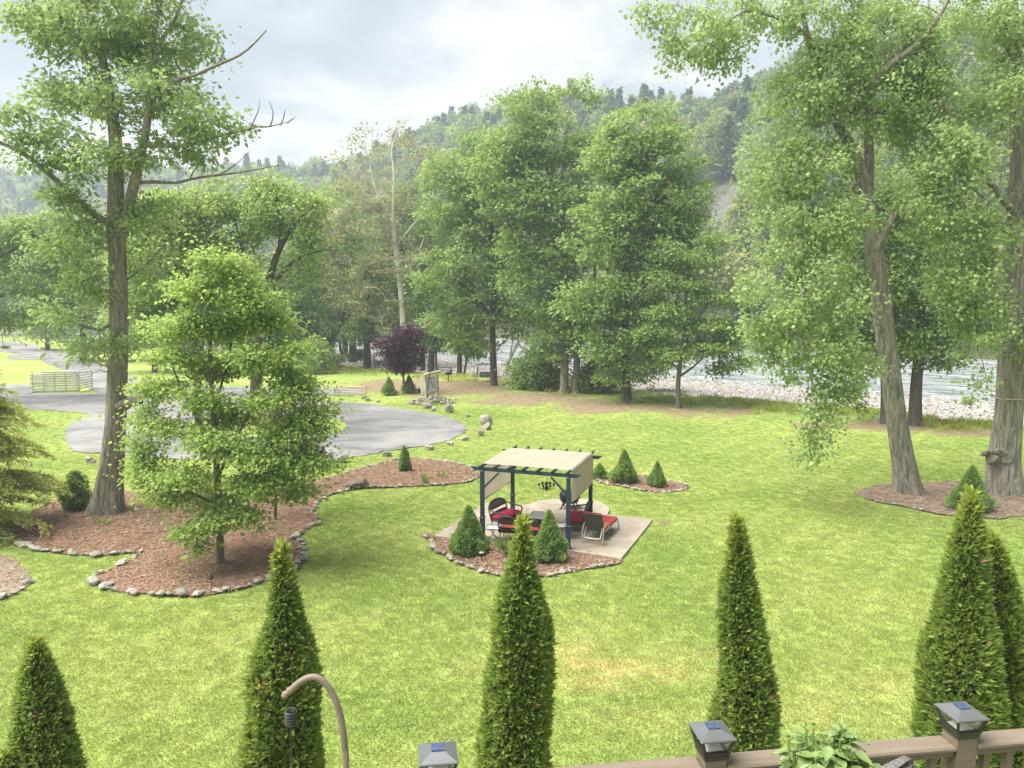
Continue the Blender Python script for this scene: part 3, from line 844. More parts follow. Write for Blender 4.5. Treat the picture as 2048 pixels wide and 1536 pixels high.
# --- the tall oak at left
Y = g(215, 1026)[1]
b = g(215, 1026)
make_tree('oak_tree', 'tall forked oak with thick grey trunk rising past the top left corner', b,
    [(px_stem([(213, 1034), (220, 965), (231, 850), (236, 700), (236, 560), (233, 450), (232, 380), (232, 300), (224, 220), (205, 120), (172, 0), (150, -110)], Y), [.52, .46, .36, .31, .29, .28, .25, .22, .18, .15, .12, .08]),
     (px_stem([(238, 490), (254, 430), (267, 372), (282, 310), (295, 240), (303, 150), (310, 60), (338, -70)], Y, [0, -.1, -.2, -.3, -.3, -.2, 0, .2]), [.20, .19, .18, .15, .13, .11, .09, .06]),
     (px_stem([(230, 452), (190, 430), (150, 395), (100, 350), (50, 310), (0, 285), (-60, 262)], Y, [0, -.3, -.6, -1, -1.4, -1.8, -2.2]), [.13, .12, .11, .09, .08, .06, .04]),
     (px_stem([(268, 366), (310, 364), (350, 366), (400, 355), (480, 345), (560, 330)], Y, [-.2, 0, .3, .5, .8, 1.0]), [.075, .065, .055, .045, .03, .015]),
     (px_stem([(286, 290), (320, 292), (390, 288), (430, 274), (480, 262), (525, 252)], Y, [-.3, -.6, -1.0, -1.3, -1.6, -1.8]), [.09, .08, .06, .05, .04, .02]),
     (px_stem([(303, 185), (340, 165), (390, 150), (430, 132), (480, 110), (510, 85), (533, 60)], Y, [-.2, -.6, -1, -1.2, -1.4, -1.5, -1.6]), [.07, .06, .055, .05, .04, .03, .018]),
     (px_stem([(221, 215), (190, 150), (160, 80), (128, -30)], Y, [0, .5, 1, 1.4]), [.13, .11, .09, .06]),
     (px_stem([(302, 165), (318, 90), (350, 40), (378, -40)], Y, [-.2, -.3, .3, .6]), [.09, .07, .06, .04]),
     (px_stem([(228, 640), (200, 660), (150, 645), (125, 635), (105, 610)], Y, [0, -.5, -1.0, -1.3, -1.5]), [.07, .06, .05, .035, .02]),
     (px_stem([(240, 815), (262, 805), (282, 803)], Y, [-.2, -.3, -.4]), [.24, .19, .12]),
     (px_stem([(238, 570), (280, 540), (320, 500), (345, 470)], Y, [0, .4, .8, 1.2]), [.05, .04, .03, .02])],
    lobes_px([(180, 50, 110, 70, 0, 2.2), (330, 70, 110, 80, .5, 2.2), (280, 190, 120, 60, -.6, 2.2), (430, 240, 75, 50, -1.2, 1.4), (90, 50, 70, 60, .5, 1.6), (150, 190, 85, 50, .6, 1.8), (60, 255, 70, 45, -1.2, 1.3), (330, 310, 110, 35, .4, 1.6), (200, 320, 90, 40, -1, 1.4), (90, 315, 60, 25, -1, 1.1), (20, 240, 40, 40, -1.5, 1), (250, -60, 170, 50, 0, 2.5),
              (130, 470, 80, 40, -.8, 1.2, 1), (110, 625, 60, 40, -1.0, 1.0, 1), (190, 690, 80, 28, -.8, 1.0, 1), (180, 560, 70, 40, -.8, 1.0, .9), (300, 440, 60, 40, .5, 1.0, .8), (90, 400, 60, 35, -1.2, 1.0, .9), (180, 400, 60, 35, -.9, 1.0, .8), (310, 540, 60, 60, .8, 1.0, .6), (260, 440, 70, 40, -.6, 1, .6), (215, 1000, 40, 12, -.6, .4, .25)], Y),
    390, 72, .19, B_OAK, L_OAK, 11, aspect=.52, clump=.48, flat=.55, droop=.45, up=.5, ripple=.10, hang=.25, twigs=4,
    bare=[(px_stem([(432, 131), (445, 110), (449, 100)], Y - 1.2), .03), (px_stem([(520, 253), (555, 250), (588, 240)], Y - 1.8), .02), (px_stem([(540, 251), (545, 225), (538, 200)], Y - 1.8), .012), (px_stem([(560, 250), (568, 230), (572, 218)], Y - 1.8), .012), (px_stem([(575, 246), (585, 238), (592, 232)], Y - 1.8), .01), (px_stem([(500, 258), (515, 225), (520, 200)], Y - 1.7), .012),
          (px_stem([(440, 350), (470, 330), (500, 300)], Y + .6), .012), (px_stem([(380, 358), (395, 330), (420, 318)], Y + .4), .012), (px_stem([(236, 745), (205, 730), (188, 725), (170, 718)], Y - .3), .02), (px_stem([(228, 748), (200, 740), (180, 752)], Y - .3), .014)])

# --- young maple in front
b = g(440, 1131); Y = b[1]
make_tree('maple_tree', 'young bright green maple with low branches standing in the stone-edged bed', b,
    [(px_stem([(440, 1134), (440, 1075), (436, 980), (430, 880), (424, 780), (419, 660), (414, 520)], Y), [.13, .105, .095, .085, .07, .05, .025]),
     (px_stem([(434, 960), (470, 880), (510, 800), (535, 700), (545, 620)], Y, [0, .1, .2, .3, .3]), [.05, .045, .04, .03, .02]),
     (px_stem([(430, 900), (395, 840), (360, 770), (340, 720)], Y, [0, -.2, -.4, -.5]), [.045, .04, .03, .02]),
     (px_stem([(427, 830), (450, 740), (470, 650), (480, 560)], Y, [0, .4, .7, .9]), [.045, .035, .03, .02]),
     (px_stem([(436, 1000), (500, 960), (570, 930), (620, 910)], Y, [0, -.3, -.4, -.6]), [.04, .035, .025, .015]),
     (px_stem([(437, 1010), (370, 980), (310, 950)], Y, [0, -.4, -.6]), [.04, .03, .02])],
    lobes_px([(415, 520, 35, 30), (470, 540, 40, 32), (400, 585, 55, 30), (500, 600, 50, 35), (545, 640, 45, 35, .4), (375, 650, 60, 30, -.4), (450, 655, 55, 32, .5), (350, 715, 50, 28, -.4), (580, 700, 45, 35), (510, 715, 60, 32, -.5), (430, 740, 60, 30, .8), (315, 775, 45, 25), (395, 800, 60, 26, -.9), (600, 770, 45, 32, .2), (530, 800, 60, 30, -.8), (460, 830, 60, 28, .9), (620, 830, 35, 30), (325, 860, 55, 25, -.3), (570, 865, 55, 30, -.5), (420, 885, 70, 28, -1), (500, 905, 60, 28, -1), (310, 935, 50, 24, -.2), (600, 925, 45, 30, -.4), (380, 955, 60, 26, -1), (520, 970, 65, 26, -.8), (440, 985, 60, 25, 1), (340, 1000, 50, 20, -.5), (590, 985, 50, 20, .2), (440, 1035, 70, 22, -.9), (380, 1062, 45, 20, -.9), (500, 1040, 50, 18, -.6), (405, 1092, 35, 12, -1), (290, 890, 40, 22, -.2), (285, 955, 35, 20, -.4), (645, 860, 28, 26), (640, 925, 30, 24, -.3), (650, 800, 22, 26), (295, 830, 40, 22), (340, 650, 35, 25, .3)], Y),
    600, 88, .105, B_YNG, L_MAP, 22, aspect=.85, clump=.41, flat=.42, droop=.3, up=.9, twig=.006, sides=10, tips=1.0, shell=.1, twigs=4)

# --- the two cottonwoods at right
b = g(1817, 986); Y = b[1]
make_tree('cottonwood_tree', 'leaning cottonwood with rough trunk and a bough hanging almost to the lawn', b,
    [(px_stem([(1819, 992), (1809, 930), (1795, 850), (1780, 740), (1768, 650), (1757, 560), (1745, 480), (1733, 400), (1722, 345), (1702, 295), (1680, 255), (1652, 195), (1622, 100), (1600, 0), (1585, -110)], Y), [.46, .44, .40, .37, .35, .34, .33, .29, .25, .21, .18, .15, .12, .09, .06]),
     (px_stem([(1735, 400), (1738, 330), (1737, 230), (1740, 100), (1748, -80)], Y, [0, .3, .6, .9, 1.1]), [.22, .19, .16, .12, .08]),
     (px_stem([(1705, 235), (1740, 172), (1780, 130), (1830, 92), (1880, 30), (1915, -40)], Y, [-.2, -.7, -1.1, -1.5, -1.9, -2.2]), [.15, .14, .12, .10, .08, .05]),
     (px_stem([(1642, 165), (1630, 95), (1600, 60), (1560, 38), (1500, 22), (1455, 45), (1420, 90)], Y, [0, -.2, -.4, -.7, -1, -1.2, -1.3]), [.11, .10, .09, .075, .055, .04, .025]),
     (px_stem([(1752, 500), (1768, 468), (1782, 440), (1795, 426)], Y, [-.2, -.35, -.5, -.6]), [.17, .16, .15, .12]),
     (px_stem([(1705, 300), (1685, 248), (1650, 246), (1622, 262), (1605, 275)], Y, [-.2, -.4, -.6, -.8, -.8]), [.08, .08, .07, .05, .03]),
     (px_stem([(1766, 655), (1755, 646), (1742, 652)], Y, [-.3, -.5, -.6]), [.06, .05, .03]),
     (px_stem([(1720, 390), (1690, 380), (1660, 395), (1630, 450)], Y, [0, -.4, -.8, -1.2]), [.09, .07, .05, .03]),
     (px_stem([(1722, 350), (1640, 500), (1600, 620), (1620, 740), (1635, 830), (1625, 890)], Y, [0, -1.6, -2.6, -3.0, -3.2, -3.2]), [.07, .06, .05, .045, .035, .02]),
     (px_stem([(1610, 640), (1580, 680), (1565, 735)], Y - 2.6), [.035, .03, .02])],
    lobes_px([(1400, 70, 75, 60, -1, 1.2, .9), (1330, 25, 55, 30, -1, .8, .8), (1290, 15, 40, 20, -1, .6, .6), (1350, 110, 40, 30, -1.1, .7, .6), (1450, 120, 40, 35, -1.1, .7, .6), (1500, 30, 80, 40, -.8, 1.3, .8), (1640, 30, 110, 60, 0, 2.2), (1590, 190, 75, 80, -.3, 1.8), (1660, 150, 70, 80, 0, 2), (1760, 60, 110, 80, 0, 2.4), (1760, 200, 100, 90, .2, 2.4), (1570, 330, 80, 75, -.8, 1.6), (1650, 330, 80, 70, -.8, 1.8), (1650, 440, 85, 80, -1.2, 1.7), (1570, 460, 75, 60, -1.6, 1.5), (1510, 355, 45, 30, -1.6, .8, .7), (1600, 560, 80, 75, -2.2, 1.5), (1660, 620, 75, 80, -2, 1.4), (1540, 640, 65, 50, -2.6, 1.2), (1640, 735, 75, 55, -2.8, 1.2), (1680, 790, 50, 45, -2.6, .8), (1630, 830, 55, 45, -3.1, .8), (1612, 890, 40, 34, -3.2, .6), (1720, 740, 40, 50, -2, .8), (1850, 200, 70, 90, -.6, 2), (1580, 750, 30, 25, -2.8, .5, .6), (1650, -70, 200, 40, 0, 2.5, .6), (1540, 705, 45, 35, -2.8, .9, .8), (1505, 635, 38, 28, -2.6, .8, .8), (1600, 690, 60, 45, -2.4, 1.2), (1695, 700, 50, 50, -2.2, 1), (1490, 570, 35, 30, -2.2, .8, .7)], Y),
    700, 80, .14, B_COT, L_COT, 33, aspect=.85, clump=.40, flat=.8, droop=.55, up=.25, ripple=.12, hang=.7, twig=.009, twigs=4)

b = g(2012, 987); Y = b[1]
make_tree('cottonwood_tree', 'massive upright cottonwood with a burl and a rope round it at right edge', b,
    [(px_stem([(2012, 993), (2007, 935), (2014, 860), (2024, 720), (2032, 580), (2040, 430), (2042, 300), (2036, 200), (2026, 80), (2018, -100)], Y), [.62, .60, .54, .49, .46, .42, .36, .31, .26, .2]),
     (px_stem([(2040, 440), (2000, 390), (1960, 340), (1920, 270), (1885, 205)], Y, [-.2, -.6, -1, -1.4, -1.8]), [.15, .13, .11, .08, .05]),
     (px_stem([(2040, 320), (2080, 240), (2110, 150)], Y, [0, .4, .8]), [.2, .15, .1]),
     (px_stem([(2030, 640), (1985, 620), (1960, 640), (1955, 700)], Y, [-.3, -.9, -1.2, -1.4]), [.06, .05, .035, .02])],
    lobes_px([(1950, 60, 85, 75, 0, 2), (1890, 310, 80, 80, -1.2, 1.8), (1985, 200, 70, 80, -.6, 1.8), (1900, 450, 75, 75, -1.2, 1.6), (1975, 480, 60, 70, -1, 1.4), (1920, 560, 80, 60, -1.2, 1.5), (1970, 620, 60, 60, -1.2, 1.2), (1945, 690, 45, 40, -1.4, .8), (2090, 400, 70, 160, 0, 1.8), (2080, 100, 70, 100, 0, 2), (1972, 770, 22, 45, -1.4, .5, .7), (1840, 400, 60, 70, -1, 1.4), (1850, 120, 60, 80, -.6, 1.6), (1960, -60, 120, 50, 0, 2.5, .6), (2090, 650, 60, 90, -.5, 1.3)], Y),
    450, 80, .14, B_COT, L_COT, 44, aspect=.85, clump=.40, flat=.8, droop=.55, up=.25, ripple=.12, hang=.7, twig=.009, twigs=4)

# --- trees in the middle distance, each drawn after the photograph
def mid_tree(name, label, base, stems, lobes, nc, lpc, mat, seed, bark=B_DRK, leaf=.29, clump=.80, wide=1.0, **kw):
    b_ = gt(*base) if base[1] > 745 and base[0] > 1000 else g(*base); Y_ = b_[1]
    st = [(px_stem([s if i else (s[0], s[1] + 2) for i, s in enumerate(p)], Y_), r_) for p, r_ in stems]
    lpc = int(lpc * 1.05)
    kw.setdefault('aspect', .66); kw.setdefault('flat', .38)
    return make_tree(name, label, b_, st, lobes_px(lobes, Y_, wide), nc, lpc, leaf, bark, mat, seed, clump=clump, **kw)
TR = 'trees along the near river bank'
mid_tree('maple_tree', 'dense dark maple with straight trunk right of the leaning cottonwood', (1830, 851), [([(1830, 851), (1832, 780), (1838, 700), (1842, 600), (1845, 480)], [.42, .36, .3, .22, .1])],
    [(1850, 620, 75, 60), (1880, 710, 55, 38), (1800, 690, 70, 50), (1850, 510, 80, 70), (1780, 590, 70, 60), (1820, 420, 70, 60), (1910, 640, 40, 40)], 230, 62, L_DRK, 51, leaf=.24, clump=.8)
mid_tree('maple_tree', 'broad maple whose flared trunk shows left of the leaning cottonwood', (1776, 848), [([(1776, 848), (1775, 780), (1770, 700), (1760, 580), (1750, 460)], [.5, .4, .36, .3, .12])],
    [(1730, 570, 80, 70), (1700, 690, 70, 45), (1740, 460, 80, 70), (1690, 620, 60, 50), (1760, 360, 70, 60), (1780, 700, 50, 40)], 210, 62, L_DRK, 52, leaf=.24, clump=.8)
mid_tree('small_tree', 'small layered tree with slim grey trunk on the lawn edge before the gravel', (1357, 816), [([(1357, 816), (1356, 770), (1359, 740), (1366, 680), (1372, 600), (1378, 520)], [.20, .18, .16, .11, .09, .04]), ([(1357, 752), (1385, 735), (1410, 712), (1440, 690)], [.1, .08, .06, .03]), ([(1359, 742), (1340, 720), (1320, 705)], [.08, .06, .03]), ([(1366, 690), (1395, 640), (1420, 590), (1432, 500)], [.09, .08, .06, .03])],
    [(1350, 705, 55, 14, 0, 2.2), (1420, 695, 60, 16, 0, 2.2), (1400, 650, 75, 18, 0, 2.4), (1350, 625, 55, 20, 0, 2), (1435, 595, 45, 18, 0, 1.6), (1372, 565, 50, 20, 0, 1.8), (1405, 520, 42, 18, 0, 1.6), (1432, 482, 28, 14, 0, 1.1), (1340, 505, 30, 22, 0, 1.2), (1465, 722, 35, 11, 0, 1.4), (1470, 660, 35, 16, 0, 1.4), (1310, 660, 40, 18, 0, 1.6), (1320, 560, 35, 18, 0, 1.4), (1480, 600, 30, 16, 0, 1.2), (1330, 735, 30, 8, 0, 1.2), (1450, 740, 35, 8, 0, 1.2)], 280, 60, L_MID, 53, bark=B_YNG, leaf=.24, clump=.75, flat=.3)
mid_tree('maple_tree', 'large dense green tree with dark trunk right of the double-trunked tree', (1255, 806), [([(1255, 806), (1251, 700), (1250, 600), (1249, 520), (1262, 420), (1266, 290)], [.36, .3, .27, .24, .17, .06]), ([(1249, 520), (1285, 440), (1330, 370)], [.14, .1, .05]), ([(1250, 560), (1220, 480), (1205, 400)], [.13, .1, .05]), ([(1250, 620), (1300, 560), (1350, 510)], [.1, .08, .04])],
    [(1285, 262, 65, 48), (1335, 320, 60, 55), (1235, 320, 55, 60), (1290, 400, 95, 60), (1375, 395, 45, 45), (1225, 470, 80, 60), (1325, 500, 75, 55), (1255, 590, 85, 50), (1185, 610, 55, 50), (1275, 680, 65, 40), (1205, 690, 55, 35), (1350, 450, 55, 45), (1240, 740, 60, 25)], 600, 66, L_MID, 54, wide=1.22)
mid_tree('ash_tree', 'tallest tree of the river row with double trunk and thin airy top', (1130, 787), [([(1128, 788), (1130, 700), (1134, 600), (1130, 500), (1124, 400), (1130, 300), (1142, 190)], [.40, .34, .3, .26, .2, .14, .05]), ([(1150, 791), (1153, 740), (1157, 690), (1172, 640), (1188, 560), (1195, 460), (1205, 380)], [.34, .3, .27, .2, .15, .1, .05]), ([(1156, 700), (1150, 660), (1146, 600)], [.2, .18, .12]), ([(1130, 520), (1080, 430), (1045, 350), (1030, 280)], [.14, .11, .08, .04]), ([(1128, 420), (1090, 330), (1070, 240)], [.11, .08, .03])],
    [(1040, 215, 60, 30, 0, 2.5, .55), (1110, 190, 60, 30, 0, 2.5, .5), (1175, 185, 30, 30, 0, 1.5, .35), (1045, 290, 65, 45), (1115, 290, 75, 50, 0, 3, .8), (1035, 390, 80, 55), (1120, 400, 80, 60), (1175, 330, 45, 60, 0, 2, .7), (1090, 490, 80, 50), (1160, 520, 60, 60), (1130, 620, 70, 50), (1110, 690, 50, 40), (1165, 690, 40, 40), (1070, 560, 60, 45), (1010, 330, 60, 50)], 620, 62, L_MID, 55, bark=B_COT, wide=1.25)
mid_tree('maple_tree', 'spreading green tree with single thick trunk beside the right lawn swing', (987, 771), [([(988, 771), (986, 700), (985, 640), (988, 560), (985, 470), (975, 380)], [.37, .31, .28, .2, .13, .05]), ([(986, 650), (1010, 600), (1040, 560)], [.12, .09, .04]), ([(985, 640), (950, 590), (910, 560)], [.13, .1, .05]), ([(986, 690), (1010, 685), (1022, 660)], [.07, .06, .03])],
    [(945, 345, 75, 45), (905, 420, 60, 50), (990, 420, 85, 55), (955, 520, 95, 50), (890, 560, 55, 45), (1035, 540, 65, 45), (975, 620, 80, 40), (905, 640, 50, 38), (1045, 640, 50, 40), (970, 290, 50, 35), (1010, 350, 60, 50), (960, 685, 40, 15), (900, 350, 50, 45), (1060, 470, 50, 50), (935, 460, 60, 50)], 640, 64, L_MID, 56, wide=1.22)
mid_tree('sycamore_tree', 'pale half-bare sycamore with white forked trunk behind the purple tree', (807, 742), [([(808, 742), (806, 640), (800, 560), (790, 480), (784, 440), (768, 412), (750, 372), (736, 315), (718, 272)], [.42, .36, .33, .28, .25, .2, .14, .1, .04]), ([(785, 445), (788, 350), (784, 300), (800, 250)], [.18, .13, .1, .04]), ([(792, 490), (830, 445), (862, 400), (868, 380)], [.12, .1, .08, .04]), ([(768, 412), (735, 400), (700, 405), (680, 420)], [.1, .07, .05, .03]), ([(801, 570), (835, 510), (850, 470)], [.12, .1, .05]), ([(750, 372), (712, 330), (690, 275)], [.09, .06, .03]), ([(736, 315), (745, 280), (742, 255)], [.06, .05, .03])],
    [(725, 285, 50, 32, 0, 2.5, .55), (800, 275, 40, 35, 0, 2.5, .5), (695, 345, 45, 45, 0, 2.5, .6), (775, 390, 85, 55, 0, 3.5, .7), (720, 460, 75, 60, 0, 3.5, .9), (850, 320, 42, 45, 0, 2.5, .9), (800, 520, 70, 60, 0, 3.5, .9), (700, 570, 55, 60), (760, 620, 60, 40), (650, 450, 45, 50)], 290, 40, L_SYC, 57, bark=B_SYC, leaf=.30, clump=.9)
mid_tree('plum_tree', 'dark purple plum tree with slim pale stem between two cone shrubs', (807, 786), [([(807, 786), (807, 745), (806, 700), (805, 665)], [.10, .085, .06, .03])],
    [(803, 700, 38, 34), (812, 668, 30, 22), (775, 690, 22, 20), (828, 708, 22, 26), (800, 735, 28, 10), (790, 715, 26, 16)], 190, 62, L_PUR, 58, bark=B_YNG, leaf=.19, clump=.5, twig=.008)
mid_tree('leaning_dead_tree', 'bare broken forked trunk leaning on the river bank', (1013, 749), [([(1011, 749), (1019, 720), (1030, 698), (1037, 682), (1032, 673), (1022, 674)], [.24, .2, .18, .17, .12, .05]), ([(1018, 726), (1022, 700), (1026, 678), (1021, 668)], [.12, .11, .08, .04]), ([(1037, 685), (1050, 705), (1060, 722)], [.1, .07, .03]), ([(1028, 700), (1030, 690), (1038, 688)], [.06, .06, .05]), ([(1037, 683), (1045, 678), (1055, 680)], [.08, .05, .03])], [(1040, 690, 2, 2)], 1, 0, L_MID, 59, bark=B_DEAD)
mid_tree('riverbank_tree', 'dark trunked leafy tree beside the left lawn swing', (735, 736), [([(735, 736), (734, 690), (735, 620), (738, 540)], [.5, .42, .3, .1])], [(738, 590, 50, 55), (722, 665, 45, 28), (755, 650, 40, 40), (740, 530, 40, 30)], 150, 52, L_MID, 60, leaf=.34)
mid_tree('riverbank_tree', 'wide dark tree with stout trunk left of the left lawn swing', (706, 722), [([(706, 722), (705, 680), (700, 600), (690, 500)], [.55, .45, .3, .1])], [(665, 560, 75, 60), (640, 640, 60, 45), (700, 650, 50, 35), (625, 500, 65, 55), (700, 490, 60, 55), (650, 430, 60, 40)], 260, 52, L_DRK, 61, leaf=.36, clump=1.2)
mid_tree('riverbank_tree', 'slim curved tree at the left end of the river row', (685, 720), [([(687, 721), (681, 700), (679, 670), (676, 630)], [.2, .17, .14, .06])], [(665, 670, 32, 18), (650, 690, 22, 14), (680, 640, 30, 25)], 80, 48, L_DRK, 62, leaf=.34)
mid_tree('riverbank_tree', 'tree behind the purple plum with a trunk half hidden by it', (845, 739), [([(845, 739), (844, 690), (846, 600), (850, 500)], [.36, .3, .22, .08])], [(850, 610, 50, 50), (868, 530, 55, 50), (835, 670, 35, 22), (880, 450, 50, 45)], 170, 52, L_MID, 63, leaf=.34, clump=1.0)
mid_tree('riverbank_tree', 'leafy tree just right of the purple plum with a mossy trunk', (862, 742), [([(862, 742), (864, 700), (872, 640), (880, 560)], [.42, .34, .22, .08])], [(885, 650, 45, 35), (900, 590, 45, 45), (870, 690, 30, 16)], 130, 52, L_DRK, 64, leaf=.34)
mid_tree('riverbank_tree', 'thin straight dark tree between the plum and the thick-trunked tree', (873, 744), [([(873, 744), (872, 710), (870, 660), (868, 620)], [.14, .12, .1, .04])], [(868, 650, 25, 20), (875, 690, 22, 10)], 50, 44, L_DRK, 65, leaf=.32)
mid_tree('riverbank_tree', 'short tree with stubby dark trunk left of the right lawn swing', (919, 748), [([(919, 748), (919, 715), (922, 690), (925, 660)], [.3, .27, .2, .08])], [(930, 690, 42, 22), (915, 660, 38, 25), (950, 705, 25, 10)], 110, 50, L_MID, 66, leaf=.32)
mid_tree('riverbank_tree', 'thin leaning sapling beside the stubby dark trunk', (929, 748), [([(928, 749), (933, 720), (938, 690), (945, 655)], [.12, .11, .09, .04])], [(950, 665, 26, 18), (940, 690, 20, 12)], 45, 44, L_MID, 67, leaf=.30)
mid_tree('hickory_tree', 'yellow-green tree with dark forked limbs behind the young maple', (508, 850), [([(508, 850), (515, 690), (530, 600), (552, 515), (585, 455), (632, 405)], [.34, .3, .26, .2, .12, .05]), ([(540, 570), (585, 525), (620, 508), (650, 500)], [.13, .1, .07, .03]), ([(528, 610), (490, 520), (470, 440)], [.14, .1, .05]), ([(558, 505), (560, 440), (550, 380)], [.12, .08, .04])],
    [(565, 420, 75, 45), (615, 470, 45, 40), (500, 430, 75, 50), (430, 400, 55, 40), (545, 375, 45, 28), (480, 510, 60, 45), (630, 420, 30, 30), (380, 450, 50, 40), (600, 540, 35, 30), (470, 580, 55, 38), (545, 590, 50, 32), (420, 520, 40, 35)], 360, 48, L_YEL, 68, leaf=.22, clump=.7, wide=1.15)
mid_tree('roadside_tree', 'yellow-green leafy tree beyond the lane left of the tall oak trunk', (95, 700), [([(95, 700), (96, 640), (100, 560), (110, 470)], [.4, .34, .24, .1])], [(105, 480, 70, 40), (60, 540, 65, 45), (140, 560, 65, 50), (100, 620, 75, 45), (170, 630, 45, 35), (95, 665, 60, 22), (40, 655, 45, 20)], 260, 52, L_YEL, 69, leaf=.42, clump=1.3)
mid_tree('roadside_tree', 'green tree with low crown beyond the lane right of the tall oak trunk', (310, 745), [([(310, 745), (311, 690), (315, 600), (322, 500)], [.36, .3, .22, .09])], [(320, 500, 65, 45), (280, 570, 60, 50), (350, 590, 60, 50), (310, 650, 75, 40), (390, 560, 45, 50), (250, 640, 45, 40)], 280, 52, L_YEL, 70, leaf=.36, clump=1.1)
mid_tree('roadside_tree', 'bright pale green roadside tree at left edge above the lane', (20, 668), [([(20, 668), (20, 630), (24, 570), (28, 520)], [.4, .34, .24, .1])], [(25, 560, 55, 45), (-20, 600, 45, 45), (70, 600, 45, 40), (25, 630, 60, 25)], 200, 46, L_MID, 71, leaf=.55, clump=1.6)
mid_tree('roadside_tree', 'small pale ornamental tree beside the far lane', (75, 668), [([(75, 669), (75, 655), (76, 640), (78, 625)], [.16, .14, .1, .05])], [(78, 635, 24, 15), (60, 645, 16, 10), (95, 642, 18, 12)], 70, 40, L_FARL, 72, leaf=.5, clump=1.1)
mid_tree('pine_tree', 'soft pale pine standing at the right edge of the young maple', (628, 748), [([(628, 750), (628, 710), (627, 675)], [.12, .09, .03])], [(628, 728, 34, 14), (632, 708, 28, 14), (640, 695, 22, 10), (622, 688, 18, 12)], 120, 56, L_MAP, 73, leaf=.26, clump=.6, aspect=.25, rise=.1)
mid_tree('roadside_tree', 'broad green tree behind the plank stack and lane', (165, 722), [([(165, 722), (166, 660), (170, 590), (175, 520)], [.4, .34, .24, .1])], [(170, 500, 60, 45), (130, 560, 55, 45), (215, 560, 55, 50), (170, 620, 70, 45), (225, 640, 45, 35), (200, 460, 45, 30), (180, 690, 50, 18), (240, 690, 40, 20)], 300, 50, L_MID, 75, leaf=.42, clump=1.3)
mid_tree('roadside_tree', 'yellow-green tree filling the gap right behind the young maple', (400, 745), [([(400, 745), (402, 690), (405, 610), (410, 520)], [.36, .3, .22, .09])], [(410, 500, 60, 45), (370, 580, 55, 50), (450, 590, 55, 50), (410, 650, 70, 40), (480, 660, 45, 40), (350, 660, 45, 35)], 300, 50, L_YEL, 76, leaf=.38, clump=1.1)
mid_tree('roadside_tree', 'dark leafy tree between the hickory and the river row', (580, 742), [([(580, 742), (580, 690), (578, 620), (575, 540)], [.36, .3, .22, .09])], [(575, 560, 55, 50), (545, 620, 50, 45), (610, 630, 45, 45), (580, 680, 55, 30), (600, 520, 45, 40)], 260, 50, L_DRK, 77, leaf=.38, clump=1.1)
mid_tree('island_tree', 'yellow-green maple on the grass island behind the oak and young maple', (398, 852), [([(398, 852), (392, 720), (370, 600), (345, 500), (330, 430)], [.26, .22, .17, .11, .05]), ([(385, 680), (330, 600), (285, 540), (262, 480)], [.12, .09, .06, .03]), ([(388, 700), (420, 600), (430, 500)], [.1, .07, .03])],
    [(300, 440, 60, 38), (345, 500, 60, 42), (270, 510, 45, 38), (385, 440, 50, 38), (330, 580, 60, 38), (285, 600, 50, 32), (405, 520, 45, 45), (290, 670, 50, 25), (350, 650, 50, 30), (340, 400, 40, 25)], 420, 62, L_YEL, 78, leaf=.20, clump=.62)
mid_tree('verge_tree', 'leafy tree reaching in from beyond the left edge above the lane', (-120, 800), [([(-120, 800), (-115, 700), (-80, 600), (-20, 530), (60, 480)], [.36, .32, .25, .16, .05]), ([(-100, 650), (-20, 600), (60, 580), (130, 560)], [.16, .12, .08, .03]), ([(-108, 680), (-30, 650), (40, 640)], [.12, .08, .03])],
    [(40, 470, 60, 38), (120, 500, 55, 38), (60, 560, 70, 38), (160, 570, 50, 32), (30, 635, 50, 28), (110, 445, 40, 24), (-40, 520, 60, 50), (-60, 620, 60, 50), (185, 520, 40, 30), (120, 620, 45, 22)], 480, 58, L_MID, 79, leaf=.23, clump=.72)
mid_tree('riverbank_tree', 'tall hazy green tree in the gap left behind the white sycamore', (690, 712), [([(690, 712), (690, 640), (688, 540), (684, 420)], [.45, .38, .28, .1])], [(684, 400, 50, 40), (655, 460, 50, 45), (715, 470, 45, 45), (690, 540, 60, 45), (640, 530, 45, 40), (700, 610, 50, 35)], 280, 46, L_MID, 88, leaf=.40, clump=1.2)
mid_tree('riverbank_tree', 'tall hazy green tree in the gap right behind the white sycamore', (795, 714), [([(795, 714), (796, 640), (800, 540), (806, 420)], [.45, .38, .28, .1])], [(810, 400, 50, 40), (770, 470, 45, 45), (840, 460, 45, 45), (805, 540, 60, 45), (760, 560, 45, 40), (850, 590, 45, 40), (790, 630, 50, 30)], 280, 46, L_DRK, 89, leaf=.40, clump=1.2)
# a purple-leaved shrub tree behind the maple
mid_tree('plum_tree', 'small reddish-purple tree half hidden behind the young maple', (551, 1042), [([(551, 1042), (551, 990), (556, 930), (570, 860)], [.055, .05, .04, .02])],
    [(590, 880, 45, 40), (560, 925, 45, 30), (615, 905, 28, 22), (560, 850, 35, 30), (580, 800, 35, 25)], 110, 40, L_PUR, 74, bark=B_DRK, leaf=.12, clump=.36, twig=.005)

